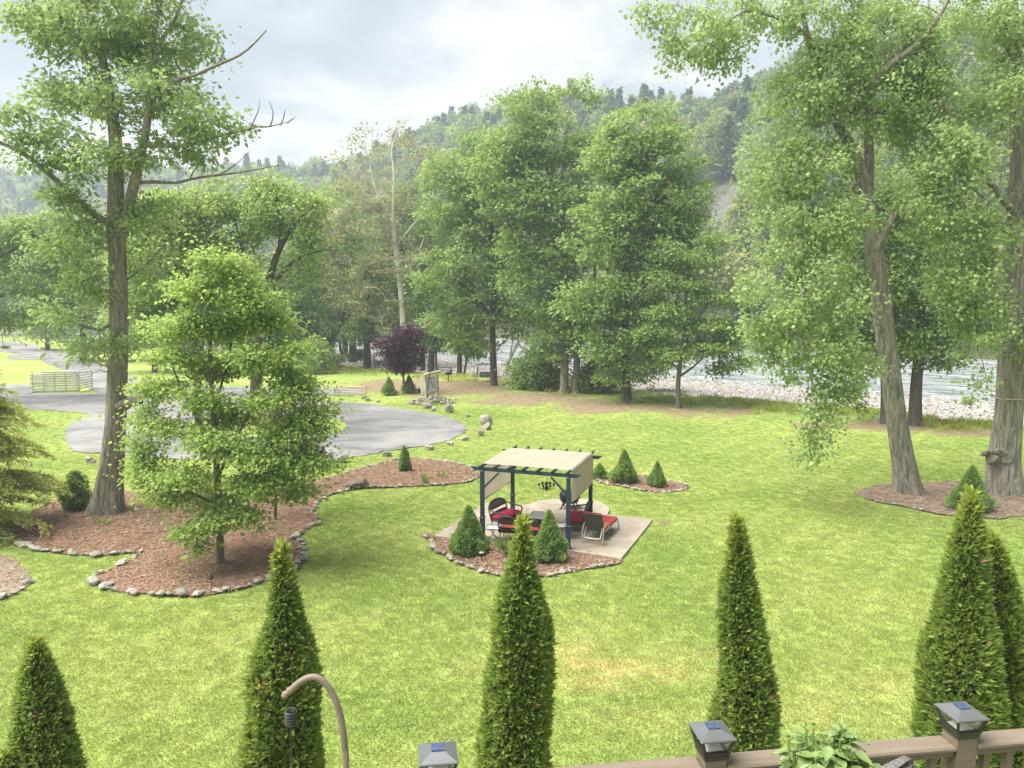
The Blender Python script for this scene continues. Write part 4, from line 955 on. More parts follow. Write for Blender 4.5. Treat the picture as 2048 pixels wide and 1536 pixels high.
# --- leafy shrubs along the bank
def bush(label, base, lobes, nc, lpc, mat, seed, leaf=.26, clump=.8, name='riverbank_shrub'):
    b_ = g(*base); st = [([(base[0] + k * 3, base[1]), (base[0] + k * 9, base[1] - 18)], [.05, .02]) for k in (-1, 0, 1)]
    return mid_tree(name, label, base, st, lobes, nc, lpc, mat, seed, leaf=leaf, clump=clump, cat='shrub', crown_name='foliage', twig=.007)
bush('wide light green shrub against the left side of the double trunk', (1075, 778), [(1070, 735, 45, 32), (1100, 755, 35, 25), (1045, 760, 25, 15), (1095, 705, 35, 30)], 170, 60, L_MID, 81)
bush('dark green shrub filling the gap between double trunk and next trunk', (1205, 786), [(1205, 745, 40, 32), (1185, 765, 25, 18), (1225, 720, 32, 32)], 170, 60, L_DRK, 82)
bush('shaggy shrub behind the slim grey trunk at the gravel', (1300, 782), [(1295, 730, 32, 35), (1310, 700, 32, 32), (1320, 670, 25, 25)], 120, 56, L_DRK, 83)
bush('low rounded bush between trunks at the far left of the river', (660, 735), [(655, 722, 14, 8), (668, 718, 12, 6)], 30, 40, L_DRK, 84, leaf=.3)
bush('pale bush beside the second trunk of the river row', (716, 719), [(718, 708, 14, 8)], 26, 40, L_YEL, 85, leaf=.3)
bush('small weed clump growing out of the gravel bar', (1915, 784), [(1912, 772, 14, 11)], 24, 40, L_YEL, 86, leaf=.2, clump=.4)
bush('low weed clump on the near side of the gravel bar', (1937, 810), [(1937, 803, 10, 6)], 16, 36, L_YEL, 87, leaf=.16, clump=.3)

# --- far bank: individual trees copied from a few grown ones
def far_proto(seed, h, r, mat, nc, lpc, leaf, conifer=False):
    rng = np.random.default_rng(seed)
    if not conifer:
        lob = [(np.array([rng.normal(0, r * .35), rng.normal(0, r * .35), h * q]), (r * s_, r * s_, h * .2), 1) for q, s_ in ((.35, .7), (.5, .95), (.62, .9), (.78, .7), (.9, .4))]
        st = [([np.array([0, 0, -.5]), np.array([.1, 0, h * .4]), np.array([0, .2, h * .9])], [h * .018, h * .014, h * .003])]
        return make_tree('woodland_tree', 'x', (0, 0, 0), st, lob, nc, lpc, leaf, B_DRK, mat, seed, clump=r * .34, flat=.6, twig=.02, sides=6)
    root = thing('woodland_tree', 'x', 'tree')
    obj('trunk', mesh_np('trunk', *(lambda t: (t[0], t[1]))(tube_np(resample([np.array([0, 0, -.5]), np.array([0, 0, h])], 2), np.linspace(h * .016, .03, len(resample([np.array([0, 0, -.5]), np.array([0, 0, h])], 2))), 6)), 4), B_DRK, root)
    n = nc * lpc; z = h * (.12 + .88 * rng.uniform(0, 1, n) ** .75); a = rng.uniform(0, 6.283, n)
    lay = .75 + .25 * np.sin(z * 4.2 / (h / 14) + np.floor(a * 3)); rr = r * (1 - z / h) ** .85 * lay * rng.uniform(.35, 1, n) ** .5
    P = np.c_[rr * np.cos(a), rr * np.sin(a), z]; D = np.c_[np.cos(a), np.sin(a), np.full(n, -.15)]
    V, Fq = leaves_np(P, D, leaf, .55, rng, .9, .25)
    obj('crown', mesh_np('crown', V, Fq, 4, {'v': ('FACE', rng.uniform(0, 1, n))}), mat, root)
    return root
protos = [far_proto(201, 15, 4.6, L_FAR, 130, 26, .62), far_proto(202, 18, 4.4, L_FAR, 130, 26, .62), far_proto(203, 12, 4.4, L_FARL, 120, 26, .58), far_proto(204, 20, 3.9, L_CON, 120, 30, .75, True), far_proto(205, 8, 4.0, L_FARL, 90, 26, .5)]
rng = np.random.default_rng(77); used = set(); nf = 0
A_ = np.array([[.87, 1.0], [-.755, .656]])
for row, (s0, ds) in enumerate(((87, 2), (97, 3))):
    u_ = 20.0 + row * 4
    while u_ < 520:
        p = np.linalg.solve(A_, np.array([(s0 + rng.normal(0, ds)) * 1.325 + 77, u_])); u_ += rng.uniform(6, 11) * (1 + u_ / 500)
        z_ = float(terrain(p[0], p[1])); qx, qy = project(np.array([p[0], p[1], z_]))
        if not (-60 < qx < 2120): continue
        in_scar = 1385 < qx < 1500
        k = rng.choice([2, 4] if in_scar else [0, 1, 2, 3, 4], p=[.4, .6] if in_scar else [.27, .2, .25, .1, .18])
        o_ = protos[k] if k not in used else copy_tree(protos[k])
        used.add(k); nf += 1
        o_.location = (p[0], p[1], z_ - .2); s_ = rng.uniform(.75, 1.15) * (.7 if in_scar else 1); o_.scale = (s_, s_, s_ * rng.uniform(.9, 1.1)); o_.rotation_euler = (0, 0, rng.uniform(0, 6.28))
        lb = ['rounded green tree in the wood on the far river bank', 'tall green tree in the wood on the far river bank', 'light green tree in the wood on the far river bank', 'dark conifer in the wood on the far river bank', 'low light green tree on the far river bank'][k]
        tag(o_, lb, 'tree', 'trees on the far river bank')
ORD = ['first', 'second', 'third', 'fourth', 'fifth', 'sixth', 'seventh', 'eighth', 'ninth', 'tenth', 'eleventh', 'twelfth', 'thirteenth', 'fourteenth', 'fifteenth', 'sixteenth', 'seventeenth', 'eighteenth', 'nineteenth', 'twentieth', 'twenty-first', 'twenty-second', 'twenty-third', 'twenty-fourth', 'twenty-fifth', 'twenty-sixth', 'twenty-seventh', 'twenty-eighth', 'twenty-ninth', 'thirtieth']
def number_from_left(group):
    by = {}
    for o in list(COL.objects):
        if o.parent is None and o.get('group') == group: by.setdefault(o['label'], []).append(o)
    for lb, os_ in by.items():
        os_.sort(key=lambda o: float(project(np.array(o.location))[0]))
        if len(os_) > 1:
            for i, o in enumerate(os_): o['label'] = lb + ', ' + ORD[min(i, 29)] + ' from left'
for k in range(5):
    if k not in used:
        for c_ in list(protos[k].children): bpy.data.objects.remove(c_)
        bpy.data.objects.remove(protos[k])

# trees on the near side, far left beyond the lane
far_left = [(0, 648, 0, 1.7), (95, 650, 1, 1.5), (160, 655, 0, 1.5), (235, 668, 1, 1.2), (300, 678, 0, 1.15), (385, 688, 1, 1.05), (500, 690, 0, 1.0), (560, 694, 2, .95), (640, 704, 0, .9), (-40, 672, 1, 1.0), (60, 664, 0, 1.0), (130, 668, 1, .9), (200, 676, 0, .85), (265, 690, 2, .8), (345, 700, 0, .75), (420, 708, 1, .7), (480, 716, 0, .65), (545, 722, 1, .62), (600, 726, 0, .55), (575, 706, 1, .75), (170, 658, 3, 1.1), (20, 654, 1, 1.3), (330, 680, 1, .95), (455, 694, 3, .85), (520, 700, 0, .9)]
def clone_mesh_tree(x, y, k, s_):
    src = [o for o in COL.objects if o.parent is None and o.get('group') == 'trees on the far river bank' and o.get('label', '').startswith(['rounded', 'tall', 'light', 'dark', 'low'][k])]
    c = copy_tree(src[0]); p = g(x, y)
    c.location = p; c.scale = (s_ * 1.1, s_ * 1.1, s_); c.rotation_euler = (0, 0, x * .37)
    lb = ['rounded green tree beyond the lane at far left', 'tall green tree beyond the lane at far left', 'light green tree beyond the lane at far left', 'dark conifer beyond the lane at far left'][k]
    tag(c, lb, 'tree', 'trees beyond the lane at far left')
for t_ in far_left: clone_mesh_tree(*t_)
number_from_left('trees on the far river bank'); number_from_left('trees beyond the lane at far left')

# hillside forest: reads as one mass
def forest_mesh(seed, h, r, n, leaf, conifer):
    rng = np.random.default_rng(seed)
    if conifer:
        z = h * (.1 + .9 * rng.uniform(0, 1, n) ** .8); a = rng.uniform(0, 6.283, n)
        rr = r * (1 - z / h) ** 1.05 * (.7 + .3 * np.sin(z * 3.1)) * rng.uniform(.3, 1, n) ** .5
        P = np.c_[rr * np.cos(a), rr * np.sin(a), z]; D = np.c_[np.cos(a), np.sin(a), np.full(n, -.2)]
        v = rng.uniform(0, 1, n)
    else:
        k = 16; c = nrm(rng.normal(size=(k, 3))) * [r * .6, r * .6, h * .26] + [0, 0, h * .62]
        j = rng.integers(0, k, n); o_ = nrm(rng.normal(size=(n, 3))); P = c[j] + o_ * r * .42 * rng.uniform(.6, 1, (n, 1)); D = o_; v = .6 * rng.uniform(0, 1, k)[j] + .4 * rng.uniform(0, 1, n)
    V, Fq = leaves_np(P, D, leaf, .75, rng, .8, .1)
    return mesh_np('forest_tree', V, Fq, 4, {'v': ('FACE', v)})
fl_ = [loose('f%d' % i, forest_mesh(300 + i, h, r, n, lf, cf), mt) for i, (h, r, n, lf, cf, mt) in enumerate([(15, 4.6, 700, 1.0, False, L_FAR), (17, 4.8, 700, 1.0, False, L_FAR), (13, 4.4, 650, 1.0, False, L_FARL), (14, 4.6, 700, 1.0, False, L_FAR), (18, 4.0, 700, 1.15, True, L_CON), (15, 4.4, 700, 1.0, False, L_CON)])]
scatter('hillside_forest', hill, lib_collection('lib_forest', fl_), .042, 'forest', .7, 1.25, 51, 'mixed forest of conifers and leafy trees covering the hillside', .03)

# river stones
def rock_mesh(seed, flat=.6, sub=2, rough=.22, size=1.0):
    bm = bmesh.new(); bmesh.ops.create_icosphere(bm, subdivisions=sub, radius=.5)
    r = np.random.default_rng(seed); w = Wob(seed, 8, 1.5, 5)
    V = np.array([v.co for v in bm.verts]); sx = r.uniform(.75, 1.3, 3) * [1, 1, flat]
    n_ = nrm(V)
    for _ in range(11):                                 # facets, as broken stone has
        d = nrm(r.normal(size=3)); lim = r.uniform(.22, .40); q = V @ d
        V = V - np.maximum(q - lim, 0)[:, None] * d * .9
    V = (V + n_ * rough * .25 * w(V * 2)[:, None]) * sx * size
    for v, p in zip(bm.verts, V): v.co = p
    me = bpy.data.meshes.new('stone'); bm.to_mesh(me); bm.free()
    return me
mt_cobble, n, l, out = nt('river_cobbles')
oi = n.new('ShaderNodeObjectInfo')
c = mixc(n, l, oi.outputs['Random'], (.15, .14, .125), (.42, .40, .375)); principled(n, l, out, c, .85, .25)
rl = lib_collection('lib_stones', [loose('st%d' % i, rock_mesh(i, .55, 1), mt_cobble) for i in range(5)])
scatter('river_cobbles', gravel_bar, rl, 9.0, 'stones', .14, .42, 61, 'pale rounded cobbles covering the gravel bar', .4)
# ---------------------------------------------------------------- conifers and clipped shrubs
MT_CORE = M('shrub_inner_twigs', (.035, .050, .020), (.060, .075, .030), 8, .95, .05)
def needle_mat(name, lo, hi, tip, trans=.2):
    return leaf_mat(name, lo, hi, tip, trans, .55, .2)
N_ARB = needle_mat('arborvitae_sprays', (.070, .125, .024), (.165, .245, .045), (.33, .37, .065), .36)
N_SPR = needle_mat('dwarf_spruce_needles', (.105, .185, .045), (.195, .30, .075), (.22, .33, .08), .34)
N_HEM = needle_mat('hemlock_sprays', (.20, .26, .055), (.32, .37, .085), (.44, .44, .13), .47)
MT_DEADSP = leaf_mat('dead_sprays', (.16, .085, .05), (.27, .16, .09), None, .2)
def cone_shrub(name, label, base, h, prof, n, blade, mat, seed, lump=.12, width=.28, group=None, cat='shrub', fan=5, lean=(0, 0), up=.55, tipz=.8, lumpk=(2, 7), stem=.05, brown=False):
    """dense clipped or columnar conifer: sprays of small blades over a lumpy profile prof[(t, radius)]"""
    rng = np.random.default_rng(seed); base = np.array(base, float)
    root = thing(name, label, cat, base, 0, group)
    ts, rs = np.array(prof).T
    tt = np.linspace(0, 1, 400); cdf = np.cumsum(np.interp(tt, ts, rs) + .01); cdf /= cdf[-1]
    wb = Wob(seed, 18, *lumpk)
    def radius(t, a):
        R0 = np.interp(t, ts, rs)
        return R0 * (1 + lump * wb(np.stack([np.cos(a) * R0 * 2.2, np.sin(a) * R0 * 2.2, t * h], -1)) + lump * .6 * np.sin(a + seed) * np.sin(t * 9 + seed))
    def axis_(t): return np.stack([lean[0] * t ** 2, lean[1] * t ** 2, t * h], -1)
    t = np.interp(rng.uniform(0, 1, n), cdf, tt); a = rng.uniform(0, 6.283, n)
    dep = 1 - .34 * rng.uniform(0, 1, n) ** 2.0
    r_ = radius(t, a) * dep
    P = axis_(t) + np.stack([np.cos(a) * r_, np.sin(a) * r_, np.zeros(n)], -1)
    D = nrm(np.stack([np.cos(a), np.sin(a), np.full(n, up) + t * .5], -1) + rng.normal(0, .33, (n, 3)))
    # every spray is a little fan of narrow blades
    S = nrm(np.cross(D, nrm(rng.normal(size=(n, 3)))))
    ang = np.linspace(-.75, .75, fan)
    Ds = (D[:, None, :] * np.cos(ang)[None, :, None] + S[:, None, :] * np.sin(ang)[None, :, None]).reshape(-1, 3)
    Pf = np.repeat(P, fan, 0) + Ds * blade * .1
    L = blade * rng.uniform(.6, 1.25, len(Pf))[:, None]; nn = nrm(np.cross(Ds, rng.normal(size=Ds.shape))); W = L * width * .5
    V = np.stack([Pf - nn * W * .3, Pf + Ds * L * .5 + nn * W, Pf + Ds * L, Pf + Ds * L * .5 - nn * W], 1).reshape(-1, 3)
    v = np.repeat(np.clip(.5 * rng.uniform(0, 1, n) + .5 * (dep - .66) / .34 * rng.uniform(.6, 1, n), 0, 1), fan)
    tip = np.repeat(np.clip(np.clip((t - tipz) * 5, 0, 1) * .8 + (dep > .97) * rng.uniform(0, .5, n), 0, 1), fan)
    dead = np.repeat(rng.uniform(0, 1, n) < (.004 if brown else 0), fan)
    for nm, kp, mt_ in (('foliage', ~dead, mat), ('dead_sprays', dead, MT_DEADSP)):
        if kp.any():
            Vk = V.reshape(-1, 4, 3)[kp].reshape(-1, 3)
            obj(nm, mesh_np(nm, Vk, np.arange(len(Vk)), 4, {'v': ('FACE', v[kp]), 'tip': ('FACE', tip[kp])}), mt_, root)
    # dark twiggy inside and short stem
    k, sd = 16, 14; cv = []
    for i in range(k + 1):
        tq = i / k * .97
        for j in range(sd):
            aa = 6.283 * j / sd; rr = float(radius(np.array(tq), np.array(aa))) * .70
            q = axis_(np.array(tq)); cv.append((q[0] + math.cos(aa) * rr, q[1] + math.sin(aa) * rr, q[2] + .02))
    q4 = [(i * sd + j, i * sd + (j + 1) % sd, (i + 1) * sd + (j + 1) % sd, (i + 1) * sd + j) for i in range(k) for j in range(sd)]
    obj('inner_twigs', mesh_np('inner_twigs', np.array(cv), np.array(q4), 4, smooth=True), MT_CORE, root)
    mb = MB(); mb.tube([(0, 0, -.15), (0, 0, h * .3)], [stem, stem * .7], 8); mb.build('stem', B_DRK, root)
    return root
SPR = [(0, .45), (.06, .80), (.16, 1.0), (.30, .88), (.5, .62), (.7, .38), (.88, .17), (.97, .06), (1, .02)]
def spruce(label, x, y, wpx, hpx, seed, n=2600, prof=SPR, group=None, name='cone_spruce', lump=.14, mat=N_SPR, blade=.075):
    b_ = g(x, y); k = b_[1] / F / CP
    return cone_shrub(name, label, b_, hpx * k, [(t, r * wpx * k * .5) for t, r in prof], n, blade, mat, seed, lump, .40, group, lumpk=(5, 13), fan=4)
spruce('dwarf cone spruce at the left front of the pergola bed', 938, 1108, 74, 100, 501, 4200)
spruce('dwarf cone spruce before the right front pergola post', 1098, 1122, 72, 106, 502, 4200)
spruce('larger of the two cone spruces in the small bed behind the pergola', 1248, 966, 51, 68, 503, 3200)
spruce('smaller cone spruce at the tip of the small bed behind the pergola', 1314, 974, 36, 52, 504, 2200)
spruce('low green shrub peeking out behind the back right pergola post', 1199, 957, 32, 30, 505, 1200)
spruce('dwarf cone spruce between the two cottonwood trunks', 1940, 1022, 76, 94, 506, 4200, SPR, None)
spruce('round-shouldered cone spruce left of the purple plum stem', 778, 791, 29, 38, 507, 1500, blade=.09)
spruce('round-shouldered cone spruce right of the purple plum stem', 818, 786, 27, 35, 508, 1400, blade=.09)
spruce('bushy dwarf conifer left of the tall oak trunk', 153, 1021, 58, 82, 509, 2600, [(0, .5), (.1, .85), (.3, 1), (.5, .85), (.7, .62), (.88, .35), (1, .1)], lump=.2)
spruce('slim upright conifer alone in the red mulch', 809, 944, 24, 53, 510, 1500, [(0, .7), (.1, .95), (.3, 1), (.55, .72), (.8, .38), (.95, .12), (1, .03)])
spruce('tiny round bush left of the pale ornamental tree by the far lane', 62, 672, 12, 12, 511, 300, [(0, .7), (.4, 1), (.8, .6), (1, .1)], blade=.3, name='round_bush')
spruce('tiny round bush right of the pale ornamental tree by the far lane', 82, 671, 12, 11, 512, 300, [(0, .7), (.4, 1), (.8, .6), (1, .1)], blade=.3, name='round_bush')
# columnar arborvitae below the deck
ARB = [(0, 1.1), (.2, 1.12), (.4, 1.0), (.55, .82), (.7, .64), (.8, .47), (.88, .29), (.94, .13), (.97, .06), (1, .02)]
def arbor(label, xt, yt, Y_, w, seed, xb=None, n=9000, prof=ARB, lump=.17):
    top = at(xt, yt, Y_); bot = at(xb if xb is not None else xt, 1536, Y_)
    k = (bot[0] - top[0]) / max(.3, top[2] - bot[2]); bx = top[0] + k * top[2]
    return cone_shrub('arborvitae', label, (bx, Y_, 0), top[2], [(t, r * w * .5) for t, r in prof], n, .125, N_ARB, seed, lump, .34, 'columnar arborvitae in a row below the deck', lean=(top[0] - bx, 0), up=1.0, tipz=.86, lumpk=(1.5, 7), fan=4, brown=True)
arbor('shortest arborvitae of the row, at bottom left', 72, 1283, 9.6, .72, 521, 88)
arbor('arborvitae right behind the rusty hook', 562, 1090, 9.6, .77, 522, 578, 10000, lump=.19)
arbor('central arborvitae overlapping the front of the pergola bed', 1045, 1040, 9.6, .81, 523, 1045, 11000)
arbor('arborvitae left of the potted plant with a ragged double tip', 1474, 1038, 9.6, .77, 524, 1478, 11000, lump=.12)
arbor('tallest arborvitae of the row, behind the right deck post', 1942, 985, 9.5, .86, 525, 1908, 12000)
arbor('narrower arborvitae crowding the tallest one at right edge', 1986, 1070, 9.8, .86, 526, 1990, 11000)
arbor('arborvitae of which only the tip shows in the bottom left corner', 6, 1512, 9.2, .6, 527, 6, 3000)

# hemlock at left edge
def hemlock():
    b_ = g(-70, 1066); Yh = b_[1]; rng = np.random.default_rng(541)
    root = thing('hemlock_tree', 'feathery yellow-green hemlock with drooping sprays at left edge', 'tree', b_)
    H = at(-40, 690, Yh)[2] + .6
    TV, TF, o_ = [], [], 0
    def put(P, rr, s):
        nonlocal o_
        V, Fc = tube_np(P, rr, s); TV.append(V); TF.append(Fc + o_); o_ += len(V)
    put(resample([np.zeros(3), np.array([.1, 0, H * .5]), np.array([0, 0, H])], .4), np.linspace(.17, .02, len(resample([np.zeros(3), np.array([.1, 0, H * .5]), np.array([0, 0, H])], .4))), 10)
    PP, DD = [], []
    for i in range(250):
        t = rng.uniform(.03, .97); a = rng.uniform(0, 6.283)
        Lb = (3.7 * (1 - t) ** .75 + .3) * rng.uniform(.7, 1.08); z0 = H * t
        s = np.linspace(0, 1, 9)[:, None]
        d = np.array([math.cos(a), math.sin(a), 0])
        P = np.array([0, 0, z0]) + d * Lb * s + np.array([0, 0, 1.0]) * (Lb * (.16 * s - .30 * s ** 2.2)) + np.cumsum(rng.normal(0, .02, (9, 3)), 0)
        put(P, np.linspace(.022, .004, 9), 4)
        side = np.array([-d[1], d[0], 0])
        for q in range(int(26 * Lb / 2) + 4):            # side twigs, two-ranked and drooping
            u = rng.uniform(.12, 1); k = u * 8; j = int(min(7, k)); p0 = P[j] + (P[j + 1] - P[j]) * (k - j)
            sg = rng.choice([-1, 1]); lt = (.75 * (1 - u * .6)) * rng.uniform(.5, 1.1) * min(1, Lb / 2)
            dt = nrm(side * sg * .8 + d * .75 + np.array([0, 0, -.18]) + rng.normal(0, .12, 3))
            m_ = max(3, int(lt / .058)); w_ = np.linspace(0, 1, m_)[:, None]
            tw = p0 + dt * lt * w_ + np.array([0, 0, -.22 * lt]) * w_ ** 2
            for e in (-1, 1):
                PP.append(tw + rng.normal(0, .012, tw.shape)); DD.append(np.broadcast_to(nrm(dt * .6 + e * np.cross(dt, [0, 0, 1.0]) + np.array([0, 0, -.15])), tw.shape))
    obj('trunk', mesh_np('trunk', np.vstack(TV), np.vstack(TF), 4, smooth=True), B_DRK, root)
    P = np.vstack(PP); D = np.vstack(DD); V, Fq = leaves_np(P, D, .125, .38, rng, 1.1, .1)
    r_ = np.hypot(P[:, 0], P[:, 1])
    obj('crown', mesh_np('crown', V, Fq, 4, {'v': ('FACE', rng.uniform(0, 1, len(P))), 'tip': ('FACE', np.clip((r_ - 1.6) / 2.2, 0, 1) * rng.uniform(.2, 1, len(P)))}), N_HEM, root)
hemlock()

# small herbs
MT_HERB = leaf_mat('herb_leaf', (.15, .23, .06), (.24, .33, .09), None, .4)
def tuft_thing(name, label, base, n, h, spread, w, lean, seed, cat='plant'):
    b_ = g(*base); me = tuft_mesh(seed, n, h, spread, w, lean)
    root = thing(name, label, cat, b_); obj('leaves', me, MT_HERB, root); return root
tuft_thing('daylily', 'spiky daylily clump between the two front cone spruces', (1018, 1112), 70, .62, .10, .035, 1.1, 551)
tuft_thing('weed', 'sprawling green weed in the red mulch left of the pergola', (850, 968), 36, .55, .07, .03, .5, 552)
tuft_thing('weed', 'low yellowish weed in the red mulch near the pergola corner', (884, 955), 26, .38, .10, .03, .6, 553)
tuft_thing('weed', 'grass tuft at the foot of the tall oak', (205, 1052), 40, .3, .12, .025, .8, 554)
tuft_thing('daylily', 'strappy plant at the base of the right front cone spruce', (1080, 1126), 30, .32, .12, .025, .9, 555)

# ---------------------------------------------------------------- stones
MT_STONE = M('edging_stone', (.15, .138, .112), (.34, .32, .275), 5, .9, .2, 0, .5, .02, per_object=.5)
MT_ROCK = M('boulder', (.15, .135, .115), (.36, .33, .285), 3.5, .9, .2, 0, .6, .03, per_object=.3)
MT_ROCKD = M('dark_boulder', (.085, .065, .05), (.19, .155, .12), 4, .9, .2, 0, .6, .03)
ST = [rock_mesh(700 + i, .55, 2, .3) for i in range(12)]
for m_ in ST: m_.materials.append(MT_STONE)
def edging(bed, poly, i0, i1, size, seed, gap=1.0, z=.04):
    """stones laid along part of a bed outline (fractions of its length), parts of that bed"""
    P = np.asarray(poly); n = len(P); rng = np.random.default_rng(seed)
    seg = np.linalg.norm(np.roll(P, -1, 0) - P, axis=1); cum = np.r_[0, np.cumsum(seg)]; tot = cum[-1]
    d = i0 * tot; Pc = np.vstack([P, P[:1]])
    while d < i1 * tot:
        q = np.array([np.interp(d % tot, cum, Pc[:, 0]), np.interp(d % tot, cum, Pc[:, 1])])
        q2 = np.array([np.interp((d + .1) % tot, cum, Pc[:, 0]), np.interp((d + .1) % tot, cum, Pc[:, 1])])
        s = size * 1.02 * rng.uniform(.55, 1.35)
        o = obj('stone', ST[rng.integers(12)], None, bed)
        o.location = (q[0] + rng.normal(0, .05), q[1] + rng.normal(0, .05), z + s * .13)
        ang = math.atan2(q2[1] - q[1], q2[0] - q[0])
        o.rotation_euler = (rng.normal(0, .15), rng.normal(0, .15), ang + rng.normal(0, .35))
        o.scale = (s * rng.uniform(1, 1.5), s * rng.uniform(.7, 1), s * rng.uniform(.7, 1.1))
        d += s * gap * rng.uniform(1.0, 1.35)
def frac(poly, x, y):
    P = np.asarray(poly); p = g(x, y)[:2]; seg = np.linalg.norm(np.roll(P, -1, 0) - P, axis=1); cum = np.r_[0, np.cumsum(seg)]
    return cum[int(np.argmin(np.linalg.norm(P - p, axis=1)))] / cum[-1]
edging(bed_p, BED_PERGOLA, frac(BED_PERGOLA, 852, 1074), frac(BED_PERGOLA, 1244, 1123), .25, 1)
edging(bed_b, BED_BACK, 0.0, 1.0, .20, 2, 1.1)
fa, fb = frac(BED_LEFT, 193, 1156), frac(BED_LEFT, 634, 1048)
edging(bed_l, BED_LEFT, 0.0, fb, .34, 3, 1.0)
edging(bed_l, BED_LEFT, fb, frac(BED_LEFT, 690, 947), .22, 4, 1.15)
edging(bed_l, BED_LEFT, frac(BED_LEFT, 12, 1072), 1.0, .30, 5, 1.05)
edging(bed_f, BED_FAR_LEFT, frac(BED_FAR_LEFT, 62, 1160), frac(BED_FAR_LEFT, -40, 1205), .26, 6, 1.2)
edging(bed_r, BED_RIGHT, frac(BED_RIGHT, 1960, 1036), frac(BED_RIGHT, 1740, 1001), .14, 7, 2.0)
def boulder(label, x, y, w, h, seed, mat=MT_ROCK):
    b_ = gt(x, y) if y < 760 else g(x, y); k = b_[1] / F / CP
    me = rock_mesh(seed, .8, 2, .55); me.materials.append(mat)
    o = obj('boulder', me); V = np.array([v.co for v in me.vertices]); ex = V.max(0) - V.min(0)
    o.scale = (w * k / ex[0], w * k * .75 / ex[1], h * k / ex[2] * 1.25)
    o.location = (b_[0], b_[1], b_[2] + h * k * .42)
    return tag(o, label, 'rock')
for i, q in enumerate([('long pale boulder at the near edge of the drive', 683, 926, 29, 15), ('squat grey boulder on the verge right of the long pale one', 781, 913, 19, 14), ('dark flat-topped boulder on the verge before the drive', 862, 900, 22, 12), ('small pale rock on the verge between two darker ones', 901, 891, 16, 9), ('flat dark rock low in the grass at the bend', 930, 881, 18, 8), ('grey rock just below the stacked pair of boulders', 963, 871, 14, 11), ('dark blocky boulder in front of the tallest boulder', 976, 860, 19, 17), ('tallest pale boulder with jagged top by the bend', 973, 849, 27, 21), ('small tan rock in the grass right of the drive tip', 937, 834, 11, 9), ('pale pointed boulder right of the log sign', 900, 826, 19, 16), ('rounded grey rock at the front of the rock pile', 866, 822, 13, 10), ('pale boulder at the foot of the log sign', 856, 817, 17, 11), ('small rock alone on the verge left of the sign', 758, 805, 10, 7), ('middle rock of the group by the small rail fence', 737, 803, 13, 9), ('low rock beside the right post of the small rail fence', 729, 798, 11, 6), ('white-grey rock on the lawn left of the tall oak', 184, 926, 21, 15)]):
    boulder(q[0], *q[1:], 800 + i)
boulder('broad brown boulder lying in the red mulch', 718, 977, 48, 20, 830, MT_ROCKD)
boulder('low driftwood-grey rock on the far edge of the gravel', 1300, 751, 26, 6, 831)
boulder('flat sandy rock shelf at the waterline behind the cottonwood bough', 1475, 758, 60, 8, 832)
# ---------------------------------------------------------------- pergola and patio furniture
ZP = .07                                       # top of the patio slab
MT_NAVY = M('painted_navy_metal', (.017, .031, .050), (.024, .042, .064), 3, .45, .4, 0, .05, .002)
MT_WICK = M('dark_brown_wicker', (.030, .026, .022), (.085, .075, .062), 60, .7, .3, 0, .8, .006)
MT_RED = M('crimson_cushion', (.245, .016, .050), (.30, .024, .062), 9, .85, .15, 0, .25, .01)
MT_ORED = M('orange_red_cushion', (.27, .042, .030), (.32, .058, .040), 9, .85, .15, 0, .25, .01)
MT_SLING = M('olive_sling_fabric', (.075, .075, .055), (.10, .10, .075), 90, .85, .15)
MT_ALU = M('champagne_aluminium', (.46, .42, .35), (.55, .51, .44), 5, .35, .5, .6, .03, .002)
MT_DMET = M('bronze_metal', (.05, .042, .035), (.08, .07, .058), 10, .5, .4, .4, .05, .002)
MT_IRON = M('black_cast_iron', (.012, .012, .013), (.030, .028, .027), 20, .6, .3, .3, .2, .004)
MT_TGLASS = M('frosted_table_glass', (.42, .47, .46), (.50, .54, .53), 30, .5, .3, 0, .05, .001)
mt_cloth, n, l, out = nt('beige_canopy_fabric')
co = n.new('ShaderNodeTexCoord').outputs['Object']
f1 = noise(n, l, co, 1.6, 5, .6); f2 = noise(n, l, co, 5, 4, .6, (6, 1, .6))
c = mixc(n, l, ramp(n, l, f1, .35, .7), (.44, .39, .30), (.51, .46, .365))
p = principled(n, l, out, c, .9, .1, 0, f2, .3, .03)
t = n.new('ShaderNodeBsdfTranslucent'); l.new(c, t.inputs[0]); mx = n.new('ShaderNodeMixShader'); mx.inputs[0].default_value = .42
l.new(p.outputs[0], mx.inputs[1]); l.new(t.outputs[0], mx.inputs[2]); l.new(mx.outputs[0], out.inputs[0])

